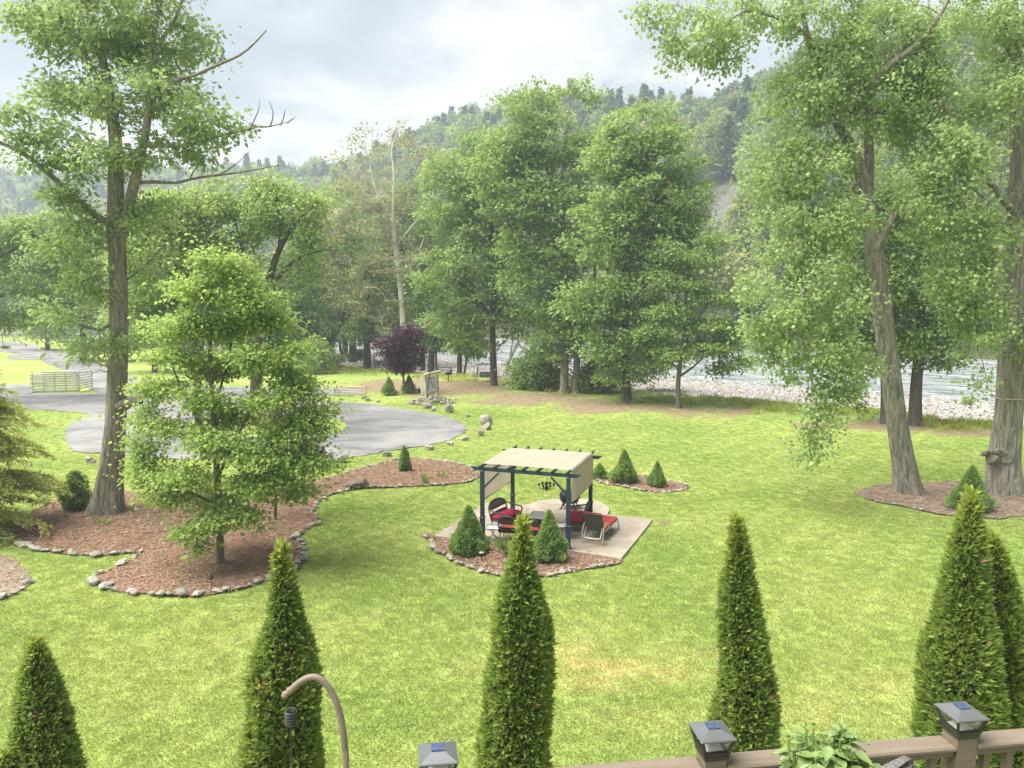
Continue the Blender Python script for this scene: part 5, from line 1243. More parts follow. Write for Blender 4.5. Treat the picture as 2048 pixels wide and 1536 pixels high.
FL, FR, BR = g(965, 1079, ZP), g(1136, 1098, ZP), g(1192, 1047, ZP)
PROT = math.atan2(FR[1] - FL[1], FR[0] - FL[0])
PW, PD, PH = float(np.linalg.norm(FR - FL)), 3.05, 2.34
cx_ = (FL + FR) / 2 + np.array([-math.sin(PROT), math.cos(PROT), 0]) * PD / 2
per = thing('pergola', 'navy pergola with beige canopy draped over two sides', 'pergola', (cx_[0], cx_[1], ZP), PROT)
hw, hd = PW / 2, PD / 2
for sx in (-1, 1):
    for sy in (-1, 1):
        p_ = MB(); p_.box((sx * hw, sy * hd, PH / 2), (.125, .125, PH), None, .012); po = p_.build('post', MT_NAVY, per)
        c_ = MB(); c_.box((sx * hw, sy * hd, .76), (.195, .195, .04), None, .01); c_.box((sx * hw, sy * hd, .40), (.143, .143, .70), None, .012)
        c_.build('post_sleeve', MT_NAVY, po)
        k_ = MB(); k_.box((sx * hw, sy * hd, .03), (.185, .185, .06), None, .015); k_.build('base_plate', MT_NAVY, po)
    for sy in (-1, 1):
        br = MB(); br.beam((sx * (hw - .04), sy * hd, PH - .58), (sx * (hw - .58), sy * hd, PH - .04), .045, .06); br.build('brace', MT_NAVY, per)
def tailed(mb, a, b, w, h, cutl):                # beam with ends cut at an angle
    a, b = Vector(a), Vector(b); d = (b - a).normalized(); L = (b - a).length; s = d.cross(Vector((0, 0, 1))).normalized()
    pro = [(0, h), (cutl, 0), (L - cutl, 0), (L, h)]
    mb.prism(pro, lambda u, v, t: tuple(a + d * u + Vector((0, 0, v)) + s * (t - w / 2)), w)
for sy in (-1, 1):
    m_ = MB(); tailed(m_, (-hw - .42, sy * hd, PH), (hw + .42, sy * hd, PH), .05, .12, .14); m_.build('beam', MT_NAVY, per)
for k in range(7):
    x_ = -hw + PW * k / 6
    m_ = MB(); tailed(m_, (x_, -hd - .30, PH + .122), (x_, hd + .50, PH + .122), .045, .085, .10); m_.build('rafter', MT_NAVY, per)
# canopy: one cloth, flat on the rafters and hanging down the two sides
ny, y0, y1 = 14, -hd + .12, hd - .06
prof = [(-hw - .075, PH - 1.06)] + [(-hw - .075 + .012 * math.sin(q * 2), PH - 1.06 + (1.06 + .2) * q) for q in np.linspace(.1, .97, 9)] + [(-hw - .05, PH + .222)]
for k in range(6):
    for q in (.08, .35, .65, .92): prof.append((-hw + PW * (k + q) / 6, PH + .224 - .010 * math.sin(q * math.pi)))
prof += [(hw + .05, PH + .222)] + [(hw + .075, PH + .2 - (.86 + .2) * q) for q in np.linspace(.05, 1, 9)]
wv_ = Wob(91, 10, 1.5, 6)
V = []
for i in range(ny + 1):
    yy = y0 + (y1 - y0) * i / ny
    for (x_, z_) in prof:
        side = z_ < PH + .1
        dd = .012 * wv_(np.array([x_ * .6, yy * 1.6, z_ * .5]))
        V.append((x_ + (dd if side else 0), yy, z_ + (0 if side else dd * .5)))
npf = len(prof); Fq = [(i * npf + j, i * npf + j + 1, (i + 1) * npf + j + 1, (i + 1) * npf + j) for i in range(ny) for j in range(npf - 1)]
can = obj('canopy', mesh_np('canopy', np.array(V), np.array(Fq), 4, smooth=True), mt_cloth, per)
for x_, z_ in ((-hw - .075, PH - 1.06), (hw + .075, PH - .86)):
    m_ = MB(); m_.tube([(x_, y0 - .01, z_), (x_, y1 + .01, z_)], .014, 8); m_.build('hem_bar', MT_DMET, per)

def ploc(x, y, z=0.0):                           # pergola-local -> world
    return (cx_[0] + x * math.cos(PROT) - y * math.sin(PROT), cx_[1] + x * math.sin(PROT) + y * math.cos(PROT), ZP + z)

# hanging iron candle chandelier
ch = thing('chandelier', 'small black iron chandelier hanging under the pergola', 'chandelier', ploc(.45, -.55, PH - .62), 0)
m_ = MB(); m_.tube([(0, 0, .18), (0, 0, .72)], .007, 6); m_.build('rod', MT_IRON, ch)
m_ = MB(); m_.lathe([(.01, -.16), (.035, -.10), (.06, -.02), (.03, .06), (.05, .12), (.01, .19)], 10); m_.build('hub', MT_IRON, ch, True)
for k in range(6):
    a_ = k * math.pi / 3; ca, sa = math.cos(a_), math.sin(a_)
    m_ = MB(); m_.tube([(.03 * ca, .03 * sa, .0), (.13 * ca, .13 * sa, -.09), (.22 * ca, .22 * sa, -.05), (.25 * ca, .25 * sa, .05)], .011, 6)
    m_.tube([(.04 * ca, .04 * sa, .1), (.14 * ca, .14 * sa, .13), (.24 * ca, .24 * sa, .06)], .008, 6)
    am = m_.build('arm', MT_IRON, ch)
    m_ = MB(); m_.lathe([(.02, .04), (.045, .06), (.03, .075), (.03, .12)], 8, (.25 * ca, .25 * sa, 0)); m_.build('candle_cup', MT_IRON, am)

def wicker_seat(name, label, loc, rz, width, cush, cat, rear_only=False):
    """woven armchair or loveseat facing local -Y"""
    t_ = thing(name, label, cat, loc, rz); w2 = width / 2
    m_ = MB(); m_.box((0, .0, .33), (width - .06, .56, .07), None, .02); m_.box((0, -.27, .27), (width - .08, .03, .16), None, .01); m_.build('seat', MT_WICK, t_)
    nC = 1
    m_ = MB(); m_.box((0, -.02, .42), (width - .10, .54, .11), None, .04); m_.build('cushion', cush, t_, True)
    for sx in (-1, 1):
        for sy in (-1, 1):
            q = MB(); q.tube([(sx * (w2 - .06), sy * .23, .32), (sx * (w2 - .04), sy * .27, 0)], [.018, .014], 8); q.build('leg', MT_WICK, t_)
    # backrest: woven panels with an open slot, inside an arched frame, leaning back
    def bp(x_, z_, d_=0.0):
        return (x_, .25 + (z_ - .36) * .28 + d_ + .10 * (1 - (x_ / w2) ** 2) * .6, z_)
    def arch(x_): return .70 + .20 * max(0, 1 - (abs(x_) / w2) ** 2.6) ** .8
    xs_ = np.linspace(-w2 + .03, w2 - .03, 17)
    low = [(x_, .36) for x_ in xs_] + [(x_, min(.52, arch(x_) - .02)) for x_ in xs_[::-1]]
    upp = [(x_, .63) for x_ in xs_] + [(x_, arch(x_)) for x_ in xs_[::-1]]
    b_ = MB(); b_.prism(low, lambda u, v, q: bp(u, v, q), .025); bo = b_.build('lower_back_panel', MT_WICK, t_)
    b_ = MB(); b_.prism(upp, lambda u, v, q: bp(u, v, q), .025); b_.build('upper_back_panel', MT_WICK, t_)
    fr = [bp(-w2 + .02, z_) for z_ in (.30, .45, .60)] + [bp(x_, arch(x_) + .01) for x_ in xs_] + [bp(w2 - .02, z_) for z_ in (.60, .45, .30)]
    b_ = MB(); b_.tube(fr, .024, 8); b_.build('back_frame', MT_WICK, t_, True)
    for sx in (-1, 1):
        p0 = bp(sx * (w2 - .02), .70)
        pts = [p0, (sx * (w2 + .0), .16, .655), (sx * (w2 + .02), -.08, .61), (sx * (w2 + .02), -.24, .60), (sx * (w2 + .01), -.31, .54), (sx * (w2 - .01), -.29, .42), (sx * (w2 - .03), -.27, .30)]
        b_ = MB(); b_.tube(resample(pts, .06), .026, 8); b_.build('arm', MT_WICK, t_, True)
    return t_
wicker_seat('loveseat', 'dark wicker loveseat with crimson cushion at the left side of the pergola', g(1012, 1052, ZP), PROT + R(82), 1.28, MT_RED, 'loveseat')
wicker_seat('loveseat', 'wicker loveseat seen from behind beside the right pergola post', g(1152, 1056, ZP), PROT + R(-78), 1.28, MT_RED, 'loveseat')
wicker_seat('wicker_chair', 'left of two wicker chairs with backs to the camera', g(1020, 1079, ZP), PROT + R(184), .66, MT_ORED, 'chair')
wicker_seat('wicker_chair', 'right wicker chair with back to the camera, behind the front cone spruce', g(1068, 1084, ZP), PROT + R(176), .66, MT_ORED, 'chair')
# coffee table
t_ = thing('coffee_table', 'low glass-topped wicker coffee table in the middle of the pergola', 'table', g(1077, 1055, ZP), PROT + R(4))
m_ = MB()
for sy in (-1, 1): m_.beam((-.32, sy * .47, .42), (.32, sy * .47, .42), .06, .06, bev=.015)
for sx in (-1, 1): m_.beam((sx * .29, -.47, .42), (sx * .29, .47, .42), .06, .058, bev=.015)
m_.build('rim', MT_WICK, t_)
m_ = MB(); m_.box((0, 0, .447), (.54, .90, .012)); m_.build('glass_top', MT_TGLASS, t_)
for sx in (-1, 1):
    for sy in (-1, 1):
        m_ = MB(); m_.tube([(sx * .28, sy * .45, .40), (sx * .30, sy * .47, 0)], .022, 8); m_.build('leg', MT_WICK, t_)
m_ = MB(); m_.box((0, 0, .17), (.46, .80, .02)); m_.build('shelf', MT_WICK, t_)
# small side tables
def side_table(label, loc, rz, full=True):
    t_ = thing('side_table', label, 'table', loc, rz)
    m_ = MB()
    for q in (-1, 1):
        m_.beam((-.225, q * .215, .44), (.225, q * .215, .44), .022, .026); m_.beam((q * .215, -.204, .44), (q * .215, .204, .44), .022, .025)
    m_.build('rim', MT_DMET, t_)
    m_ = MB(); m_.box((0, 0, .449), (.41, .41, .008)); m_.build('glass_top', MT_TGLASS, t_)
    for k in range(4):
        a_ = R(45 + 90 * k); ca, sa = math.cos(a_), math.sin(a_)
        m_ = MB(); m_.tube(resample([(.20 * ca, .20 * sa, .43), (.05 * ca, .05 * sa, .33), (.03 * ca, .03 * sa, .22), (.10 * ca, .10 * sa, .10), (.27 * ca, .27 * sa, .01)], .05), .011, 6); m_.build('leg', MT_ALU if k % 2 else MT_DMET, t_)
    return t_
side_table('small square glass side table beside the left front pergola post', g(986, 1081, ZP), PROT + R(10))
side_table('small glass side table half hidden behind the right front pergola post', g(1126, 1077, ZP), PROT + R(20))
# chaise longue, local +Y is where the feet go
Rl, Rr, Fr_ = g(1163.6, 1085.5, ZP), g(1204.5, 1091.6, ZP), g(1234.7, 1059.8, ZP)
Ac = (Rl + Rr) / 2; wdir = math.atan2(Rr[1] - Rl[1], Rr[0] - Rl[0]); ldir = math.atan2(Fr_[1] - Rr[1], Fr_[0] - Rr[0])
cr = (ldir - math.pi / 2 + wdir) / 2
t_ = thing('chaise_longue', 'reclining chaise longue with orange-red cushion on the open patio', 'chaise', Ac, cr)
for sx in (-1, 1):
    m_ = MB(); m_.beam((sx * .30, .22, .35), (sx * .30, 1.92, .35), .03, .035); m_.build('side_rail', MT_ALU, t_)
    m_ = MB(); m_.tube([(sx * .31, 1.84, .34), (sx * .33, 1.95, 0)], .016, 8); m_.build('leg', MT_DMET, t_)
    m_ = MB(); m_.tube([(sx * .31, 1.08, .34), (sx * .33, 1.10, 0)], .016, 8); m_.build('leg', MT_DMET, t_)
    m_ = MB(); m_.tube(resample([(sx * .36, 0, .0), (sx * .355, .06, .34), (sx * .35, .14, .54), (sx * .35, .32, .61), (sx * .35, .58, .58), (sx * .33, .74, .36)], .05), .020, 8); m_.build('arm', MT_ALU, t_, True)
m_ = MB(); m_.beam((-.35, .04, .21), (.35, .04, .21), .02, .02, (0, 1, 0)); m_.build('rear_crossbar', MT_ALU, t_)
m_ = MB(); m_.tube(resample([(-.27, .24, .50), (-.28, .02, .27), (-.22, -.01, .20), (.22, -.01, .20), (.28, .02, .27), (.27, .24, .50)], .05), .013, 8); m_.build('recline_bracket', MT_ALU, t_, True)
m_ = MB(); m_.box((0, 1.12, .365), (.57, 1.58, .02)); m_.build('seat_sling', MT_SLING, t_)
m_ = MB(); m_.box((0, 1.14, .415), (.58, 1.58, .075), None, .03); m_.build('seat_cushion', MT_ORED, t_, True)
bt = Vector((0, -.02, 1.02)); bb = Vector((0, .34, .37))
m_ = MB(); m_.beam(bb, bt, .60, .02, (0, 1, 0)); bk = m_.build('backrest_sling', MT_SLING, t_)
m_ = MB(); m_.beam(bb + Vector((0, .05, .03)), bt + Vector((0, .045, .035)), .60, .07, (0, 1, 0), .025); m_.build('back_cushion', MT_ORED, t_, True)
for sx in (-1, 1):
    m_ = MB(); m_.tube([bb + Vector((sx * .31, 0, 0)), bt + Vector((sx * .31, 0, .02))], .016, 8); m_.build('back_rail', MT_DMET, t_)
# fire pit
t_ = thing('fire_pit', 'black iron fire pit bowl on splayed feet at the rounded patio end', 'fire pit', g(1139, 1016, ZP))
m_ = MB(); m_.lathe([(.16, .20), (.30, .24), (.37, .33), (.385, .46), (.40, .47), (.40, .50), (.37, .50), (.36, .47), (.30, .30)], 24, cap=False); m_.build('bowl', MT_IRON, t_, True)
m_ = MB(); m_.lathe([(.375, .50), (.385, .53), (.36, .60), (.28, .67), (.15, .71), (.02, .725)], 24); m_.build('mesh_lid', MT_IRON, t_, True)
for k in range(4):
    a_ = R(30 + 90 * k); ca, sa = math.cos(a_), math.sin(a_)
    m_ = MB(); m_.tube(resample([(.26 * ca, .26 * sa, .27), (.33 * ca, .33 * sa, .15), (.38 * ca, .38 * sa, .05), (.46 * ca, .46 * sa, .03)], .05), [.025] * len(resample([(.26 * ca, .26 * sa, .27), (.33 * ca, .33 * sa, .15), (.38 * ca, .38 * sa, .05), (.46 * ca, .46 * sa, .03)], .05)), 8); m_.build('foot', MT_IRON, t_)
for k in range(10):
    a_ = k * math.pi / 5; m_ = MB(); m_.box((.383 * math.cos(a_), .383 * math.sin(a_), .41), (.02, .07, .07), Matrix.Rotation(a_, 3, 'Z') @ Matrix.Rotation(R(45), 3, 'X')); m_.build('cut_out_star', MT_ALU if k % 2 else MT_DMET, t_)

# path lights
MT_STEEL = M('brushed_steel', (.45, .45, .44), (.55, .55, .54), 8, .35, .5, .8, .03, .002)
def path_light(label, base, mat):
    t_ = thing('path_light', label, 'light', g(*base))
    m_ = MB(); m_.tube([(0, 0, -.1), (0, 0, .26)], .011, 8); m_.build('stake', MT_IRON, t_)
    m_ = MB(); m_.lathe([(.03, .25), (.045, .27), (.045, .31)], 12); m_.build('lens', MT_IRON, t_)
    m_ = MB(); m_.lathe([(.085, .31), (.09, .325), (.05, .345), (.0, .35)], 14); m_.build('cap', mat, t_, True)
path_light('steel-capped solar path light in the mulch before the left front cone spruce', (963, 1125), MT_STEEL)
path_light('dark solar path light in the mulch below the young maple', (423, 1176), MT_IRON)

# ---------------------------------------------------------------- log sign, fences, park furniture
MT_LOG = M('peeled_log', (.34, .27, .17), (.50, .42, .29), 7, .8, .2, 0, .3, .01, (1, 1, .2))
MT_WHITE = M('weathered_white_paint', (.50, .48, .44), (.74, .73, .70), 4, .75, .25, 0, .2, .005, per_object=.2)
MT_BROWNL = M('brown_lettering', (.30, .12, .07), (.36, .16, .10), 5, .8)
MT_BLUEL = M('blue_lettering', (.05, .11, .26), (.07, .14, .32), 5, .8)
MT_DWOOD = M('dark_green_wood', (.022, .028, .024), (.042, .050, .044), 9, .75, .25)
la, lb_ = g(852, 806), g(873, 797)
d_ = (lb_ - la); d_ /= np.linalg.norm(d_); Ws = 1.75; sg_rot = R(63)
sign = thing('log_sign', 'rustic log-framed sign with blue lettering rising from a rock pile', 'sign', (la[0], la[1], 0), sg_rot)
m_ = MB(); m_.tube(resample([(0, 0, -.1), (.02, 0, 1.0), (-.02, .02, 2.15)], .3), .115, 10); m_.build('post', MT_LOG, sign, True)
m_ = MB(); m_.tube(resample([(Ws, 0, -.1), (Ws - .03, 0, 1.0), (Ws - .06, .02, 2.15)], .3), .11, 10); m_.build('post', MT_LOG, sign, True)
m_ = MB(); m_.tube(resample([(-.35, 0, 2.18), (Ws * .5, .02, 2.26), (Ws + .35, 0, 2.30)], .3), .11, 10); m_.build('top_log', MT_LOG, sign, True)
m_ = MB(); m_.tube(resample([(.05, -.08, 1.1), (.25, -.10, 1.75), (.55, -.10, 2.55)], .2), .035, 7); m_.build('leaning_branch', MT_DWOOD, sign, True)
m_ = MB(); m_.tube(resample([(.08, 0, .62), (Ws - .1, 0, .74)], .3), .055, 8); m_.build('lower_log', MT_LOG, sign, True)
m_ = MB(); m_.box((Ws / 2, .02, 1.40), (Ws - .26, .03, 1.36)); panel = m_.build('panel', MT_WHITE, sign)
m_ = MB()                                                 # blue peak line and curl
def flat_stroke(mb, pts, w):
    pts = resample([(p[0], 0, p[1]) for p in pts], .06)
    for a_, c_ in zip(pts[:-1], pts[1:]): mb.beam((a_[0], -.004, a_[2]), (c_[0], -.004, c_[2]), .012, w, (0, 0, 1))
flat_stroke(m_, [(.18, .92), (.45, 1.25), (.72, 1.62), (.80, 1.66)], .06); flat_stroke(m_, [(.80, 1.66), (.90, 1.40), (.98, 1.15)], .06); flat_stroke(m_, [(.72, 1.38), (.88, 1.36), (1.0, 1.44)], .05)
flat_stroke(m_, [(1.38, 1.56), (1.22, 1.50), (1.14, 1.32), (1.18, 1.12), (1.36, 1.08), (1.46, 1.16)], .06); flat_stroke(m_, [(1.18, 1.33), (1.36, 1.36)], .05)
m_.build('blue_lettering', MT_BLUEL, panel)
m_ = MB()
for x_ in (.42, .56, .72, .86, 1.02, 1.16): flat_stroke(m_, [(x_, 1.76), (x_ + .01, 1.94)], .05)
for x_ in (.44, .74, 1.04): flat_stroke(m_, [(x_, 1.90), (x_ + .11, 1.80)], .045)
m_.build('brown_lettering', MT_BROWNL, panel)
pile = thing('rock_pile', 'heap of pale broken stones around the foot of the log sign', 'rock pile', g(864, 806))
rng = np.random.default_rng(910); pc = g(864, 806)
for k in range(270):
    r_ = math.sqrt(rng.uniform(0, 1)); a_ = rng.uniform(0, 6.283); sx_, sy_ = 1.85 * r_ * math.cos(a_), 1.75 * r_ * math.sin(a_)
    if abs(sx_ + .45) < .14 and abs(sy_) < .14: continue
    o = obj('stone', ST[rng.integers(12)], None, pile); s_ = rng.uniform(.17, .38)
    o.location = (sx_, sy_, .50 * (1 - r_ ** 1.4) + .03 + rng.uniform(0, .05)); o.rotation_euler = tuple(rng.uniform(-.6, .6, 2)) + (rng.uniform(0, 6.28),); o.scale = (s_, s_ * .8, s_ * rng.uniform(.6, 1))
# white cut-out board and dark bucket behind the sign
t_ = thing('cutout_board', 'white wooden cut-out board standing left behind the log sign', 'board', g(845, 791), R(20))
m_ = MB(); m_.prism([(-.10, 0), (.02, 0), (.12, .35), (.16, .9), (.18, 1.35), (.12, 1.62), (.0, 1.72), (-.14, 1.62), (-.16, 1.4), (-.06, 1.2), (-.2, 1.0), (-.16, .5)], lambda a, b, q: (a, q, b), .04); m_.build('board', MT_WHITE, t_)
m_ = MB(); m_.beam((0, .06, 0), (0, .06, .9), .05, .05, (0, 1, 0)); m_.build('stake', MT_LOG, t_)
t_ = thing('bucket', 'small dark bucket on the grass left of the log sign', 'bucket', g(839, 784))
m_ = MB(); m_.lathe([(.14, 0), (.19, .28), (.205, .30), (.18, .29), (.13, .03)], 14, cap=False); m_.build('body', MT_IRON, t_, True)
m_ = MB(); m_.tube(resample([(-.19, 0, .28), (-.12, 0, .40), (0, 0, .44), (.12, 0, .40), (.19, 0, .28)], .05), .01, 6); m_.build('handle', MT_IRON, t_)
# two-rail fence
fa_, fb_ = g(674, 793), g(732, 794); fd = fb_ - fa_; fl = float(np.linalg.norm(fd[:2]))
t_ = thing('rail_fence', 'short two-rail wooden fence at the edge of the drive', 'fence', fa_, math.atan2(fd[1], fd[0]))
for x_ in (0, fl):
    m_ = MB(); m_.box((x_, 0, .47), (.12, .12, 1.04), None, .02); m_.build('post', MT_LOG, t_)
for z_ in (.36, .82):
    m_ = MB(); m_.tube([(-.12, 0, z_ + .02), (fl * .5, .01, z_), (fl + .1, 0, z_ - .01)], .055, 8); m_.build('rail', MT_LOG, t_, True)
# stacked white planks
fa_, fb_ = g(62, 785), g(158, 782); fd = fb_ - fa_; fl = float(np.linalg.norm(fd[:2]))
t_ = thing('plank_stack', 'tall stack of weathered white planks on the verge left of the oak', 'planks', fa_, math.atan2(fd[1], fd[0]))
rng = np.random.default_rng(920)
for r_ in range(9):
    for k, (x0, x1) in enumerate(((0, fl * .36), (fl * .30, fl))):
        if r_ == 8 and k == 0: continue
        m_ = MB(); z_ = .10 + r_ * .205 + rng.normal(0, .012); y_ = -.05 * k + rng.normal(0, .03)
        m_.box(((x0 + x1) / 2, y_, z_), (x1 - x0 + rng.normal(0, .04), .30, .125), Matrix.Rotation(rng.normal(0, .006), 3, 'Y'), .01); m_.build('plank', MT_WHITE, t_)
for x_ in np.linspace(.15, fl - .15, 5):
    m_ = MB(); m_.box((x_, .10, .90), (.07, .07, 1.8)); m_.build('spacer', MT_LOG, t_)
fa_, fb_ = g(160, 784), g(186, 777); fd = fb_ - fa_; fl = float(np.linalg.norm(fd[:2]))
t_ = thing('white_fence', 'short white slatted fence panel at the right end of the plank stack', 'fence', fa_, math.atan2(fd[1], fd[0]))
for x_ in (.05, fl - .05):
    m_ = MB(); m_.box((x_, .06, .85), (.09, .09, 1.75)); m_.build('post', MT_LOG, t_)
for r_ in range(7):
    m_ = MB(); m_.box((fl / 2, 0, .30 + r_ * .22), (fl + .1, .03, .12), Matrix.Rotation(rng.normal(0, .01), 3, 'Y')); m_.build('plank', MT_WHITE, t_)
# picnic tables
def picnic(label, base, rz, mat):
    t_ = thing('picnic_table', label, 'picnic table', g(*base), rz)
    for k in range(4):
        m_ = MB(); m_.box((0, -.285 + k * .19, .74), (1.9, .17, .04)); m_.build('tabletop_plank', mat, t_)
    for sy in (-1, 1):
        m_ = MB(); m_.box((0, sy * .68, .44), (1.9, .26, .04)); m_.build('bench', mat, t_)
    for sx in (-1, 1):
        m_ = MB(); m_.beam((sx * .68, -.25, .72), (sx * .68, -.62, 0), .05, .09); m_.beam((sx * .68, .25, .72), (sx * .68, .62, 0), .05, .09); m_.build('leg_frame', mat, t_)
        m_ = MB(); m_.beam((sx * .735, -.78, .385), (sx * .735, .78, .385), .05, .09); m_.build('bench_bearer', mat, t_)
    return t_
MT_GWOOD = M('grey_weathered_wood', (.15, .14, .13), (.24, .23, .21), 9, .85, .15)
picnic('grey picnic table under the purple plum', (827, 744), R(8), MT_GWOOD)
picnic('dark picnic table behind the right-hand barbecue post', (889, 749), R(-6), MT_DWOOD)
picnic('dark picnic table just left of the left lawn swing', (746, 735), R(5), MT_DWOOD)
picnic('weathered picnic table on the far lawn at left edge', (25, 667), R(4), MT_GWOOD)
# barbecue grills on posts
def grill(label, base, rz):
    t_ = thing('park_grill', label, 'grill', g(*base), rz)
    m_ = MB(); m_.tube([(0, 0, -.05), (0, 0, .72)], .045, 8); m_.build('post', MT_IRON, t_)
    m_ = MB(); m_.box((0, 0, .74), (.55, .42, .03)); m_.box((0, .2, .84), (.55, .02, .22)); m_.box((-.27, 0, .84), (.02, .38, .22)); m_.box((.27, 0, .84), (.02, .38, .22)); m_.build('fire_box', MT_IRON, t_)
    for k in range(6):
        m_ = MB(); m_.beam((-.2 + k * .08, -.3, .92), (-.2 + k * .08, .18, .92), .014, .014); m_.build('grate_bar', MT_IRON, t_)
grill('black post barbecue standing on the bare earth right of the sign', (897, 764), R(15))
grill('black post barbecue at the left end of the shady river lawn', (647, 733), R(-20))
# lawn swings
def swing(label, base, rz, s_=1.0, mat=MT_DWOOD, seat=MT_DWOOD):
    t_ = thing('lawn_swing', label, 'swing', g(*base), rz); t_.scale = (s_,) * 3
    W_ = 1.0
    for sx in (-1, 1):
        m_ = MB()
        m_.beam((sx * W_, -.75, 0), (sx * (W_ - .12), 0, 1.85), .08, .08); m_.build('leg', MT_LOG if (sx < 0) else mat, t_)
        m_ = MB(); m_.beam((sx * W_, .75, 0), (sx * (W_ - .12), .0, 1.85), .08, .08); m_.build('leg', mat, t_)
        m_ = MB(); m_.beam((sx * (W_ - .06), -.36, 1.0), (sx * (W_ - .06), .36, 1.0), .06, .07); m_.build('cross_tie', mat, t_)
    m_ = MB(); m_.beam((-W_ - .05, 0, 1.88), (W_ + .05, 0, 1.88), .09, .10); m_.build('top_beam', mat, t_)
    for k in range(4):
        m_ = MB(); m_.box((0, -.25 + k * .13, .46), (1.3, .11, .03)); m_.build('seat_slat', seat, t_)
    for k in range(4):
        m_ = MB(); m_.box((0, .24 + k * .03, .56 + k * .13), (1.3, .025, .11), Matrix.Rotation(R(-12), 3, 'X')); m_.build('back_slat', seat, t_)
    for sx in (-1, 1):
        m_ = MB(); m_.beam((sx * .66, -.26, .70), (sx * .66, .30, .72), .06, .03); m_.build('armrest', seat, t_)
        for y_ in (-.22, .26):
            m_ = MB(); m_.tube([(sx * .67, y_, .48), (sx * .7, 0, 1.84)], .012, 6); m_.build('chain', MT_IRON, t_)
    return t_
MT_NAVYS = M('navy_swing_seat', (.03, .045, .09), (.045, .06, .12), 9, .7)
swing('dark A-frame lawn swing beside the thick single trunk', (973, 763), R(14), .92, MT_DWOOD, MT_NAVYS)
swing('dark A-frame lawn swing left of the purple plum', (762, 738), R(-10), .95, MT_DWOOD, MT_NAVYS)
# far-left bits by the lane
t_ = thing('garden_chair', 'tiny white chair on the far lawn by the lane', 'chair', g(30, 679), R(30))
m_ = MB(); m_.box((0, 0, .42), (.6, .55, .05)); m_.build('seat', MT_WHITE, t_)
m_ = MB(); m_.box((0, .28, .75), (.6, .05, .7)); m_.build('backrest', MT_WHITE, t_)
for sx in (-1, 1):
    for sy in (-1, 1):
        m_ = MB(); m_.box((sx * .26, sy * .24, .2), (.06, .06, .4)); m_.build('leg', MT_WHITE, t_)
for lb2, x_, y_ in (('dark lantern post with a crook at the far left edge', 6, 692), ('tall dark marker post on the far lawn beside the lane', 51, 679)):
    t_ = thing('hook_post', lb2, 'post', g(x_, y_))
    m_ = MB(); m_.tube([(0, 0, -.1), (0, 0, 2.0)], .045, 8); m_.build('pole', MT_IRON, t_)
    m_ = MB(); m_.tube(resample([(0, 0, 1.98), (-.1, 0, 2.12), (-.4, 0, 2.14), (-.55, 0, 2.0)], .1), .035, 8); m_.build('crook', MT_IRON, t_)
mid_tree('flower_bush', 'small dark flowering bush at the foot of the crook post', (9, 698), [([(9, 698), (9, 695)], [.03, .02])], [(9, 694, 8, 3)], 16, 30, L_DRK, 95, leaf=.25, clump=.3, cat='shrub', crown_name='foliage')

# burl and rope on the big cottonwood
b_ = g(2012, 987); Yb = b_[1]
me = rock_mesh(931, .6, 4, .9); me.materials.append(B_COT)
o = obj('burl', me); pb = at(1994, 912, Yb - .34)
tree2 = [q for q in COL.objects if q.parent is None and q.get('label', '').startswith('massive upright')][0]
o.parent = tree2; o.location = tuple(pb - b_); o.scale = (.72, .55, .70)
for k in range(4):
    me = rock_mesh(935 + k, .7, 3, .8); me.materials.append(B_COT); q_ = obj('burl', me, None, tree2)
    q_.location = tuple(at(1972 + k * 13, 904 + (k % 2) * 14, Yb - .52) - b_); q_.scale = (.42, .4, .38)
pr = at(2020, 796, Yb); m_ = MB()
m_.tube([(pr[0] + .565 * math.cos(a_), pr[1] + .565 * math.sin(a_), pr[2] + .015 * math.sin(3 * a_)) for a_ in np.linspace(0, 6.283, 25)], .025, 6, False)
rp_ = m_.build('rope', M('weathered_rope', (.33, .27, .18), (.42, .36, .25), 30, .9), None); tag(rp_, 'pale rope tied round the massive cottonwood trunk', 'rope')

# ---------------------------------------------------------------- deck edge close to the camera
MT_RAIL = M('taupe_composite', (.125, .10, .075), (.165, .135, .10), 14, .6, .3, 0, .1, .002, (.2, 3, 3))
MT_CAP = M('black_cap_metal', (.085, .093, .093), (.10, .108, .108), 6, .3, .6, .1, .03, .001)
MT_CAPL = M('bronze_cap_body', (.03, .028, .02), (.045, .042, .03), 8, .5, .4, .2, .03, .001)
MT_CELL = M('solar_cell', (.015, .022, .06), (.05, .07, .14), 40, .12, .7, 0, .02, .001)
MT_LAMP = M('white_reflector', (.62, .62, .60), (.7, .7, .68), 8, .4, .4)
mt_pane, n, l, out = nt('clear_lantern_glass')
gl = n.new('ShaderNodeBsdfGlass'); gl.inputs['Roughness'].default_value = .02; gl.inputs['IOR'].default_value = 1.45
tr = n.new('ShaderNodeBsdfTransparent'); tr.inputs[0].default_value = (.93, .95, .94, 1)
gs = n.new('ShaderNodeBsdfGlossy'); gs.inputs['Roughness'].default_value = .03
mx = n.new('ShaderNodeMixShader'); mx.inputs[0].default_value = .14
l.new(tr.outputs[0], mx.inputs[1]); l.new(gs.outputs[0], mx.inputs[2]); l.new(mx.outputs[0], out.inputs[0])
CAPZ = 5.83
def cap_at(x, y):
    d = ray(x, y); t = (CAPZ - CAM_Z) / d[2]; return np.array([d[0] * t, d[1] * t, CAPZ])
C1, C2, C3 = cap_at(876, 1522), cap_at(1414, 1484), cap_at(1922, 1437)
ux = C3 - C1; RROT = math.atan2(ux[1], ux[0]); ux = ux / np.linalg.norm(ux)
step = float(np.linalg.norm(C3 - C1)) / 2
DECK_Z, RAILZ = 4.75, CAPZ - .115
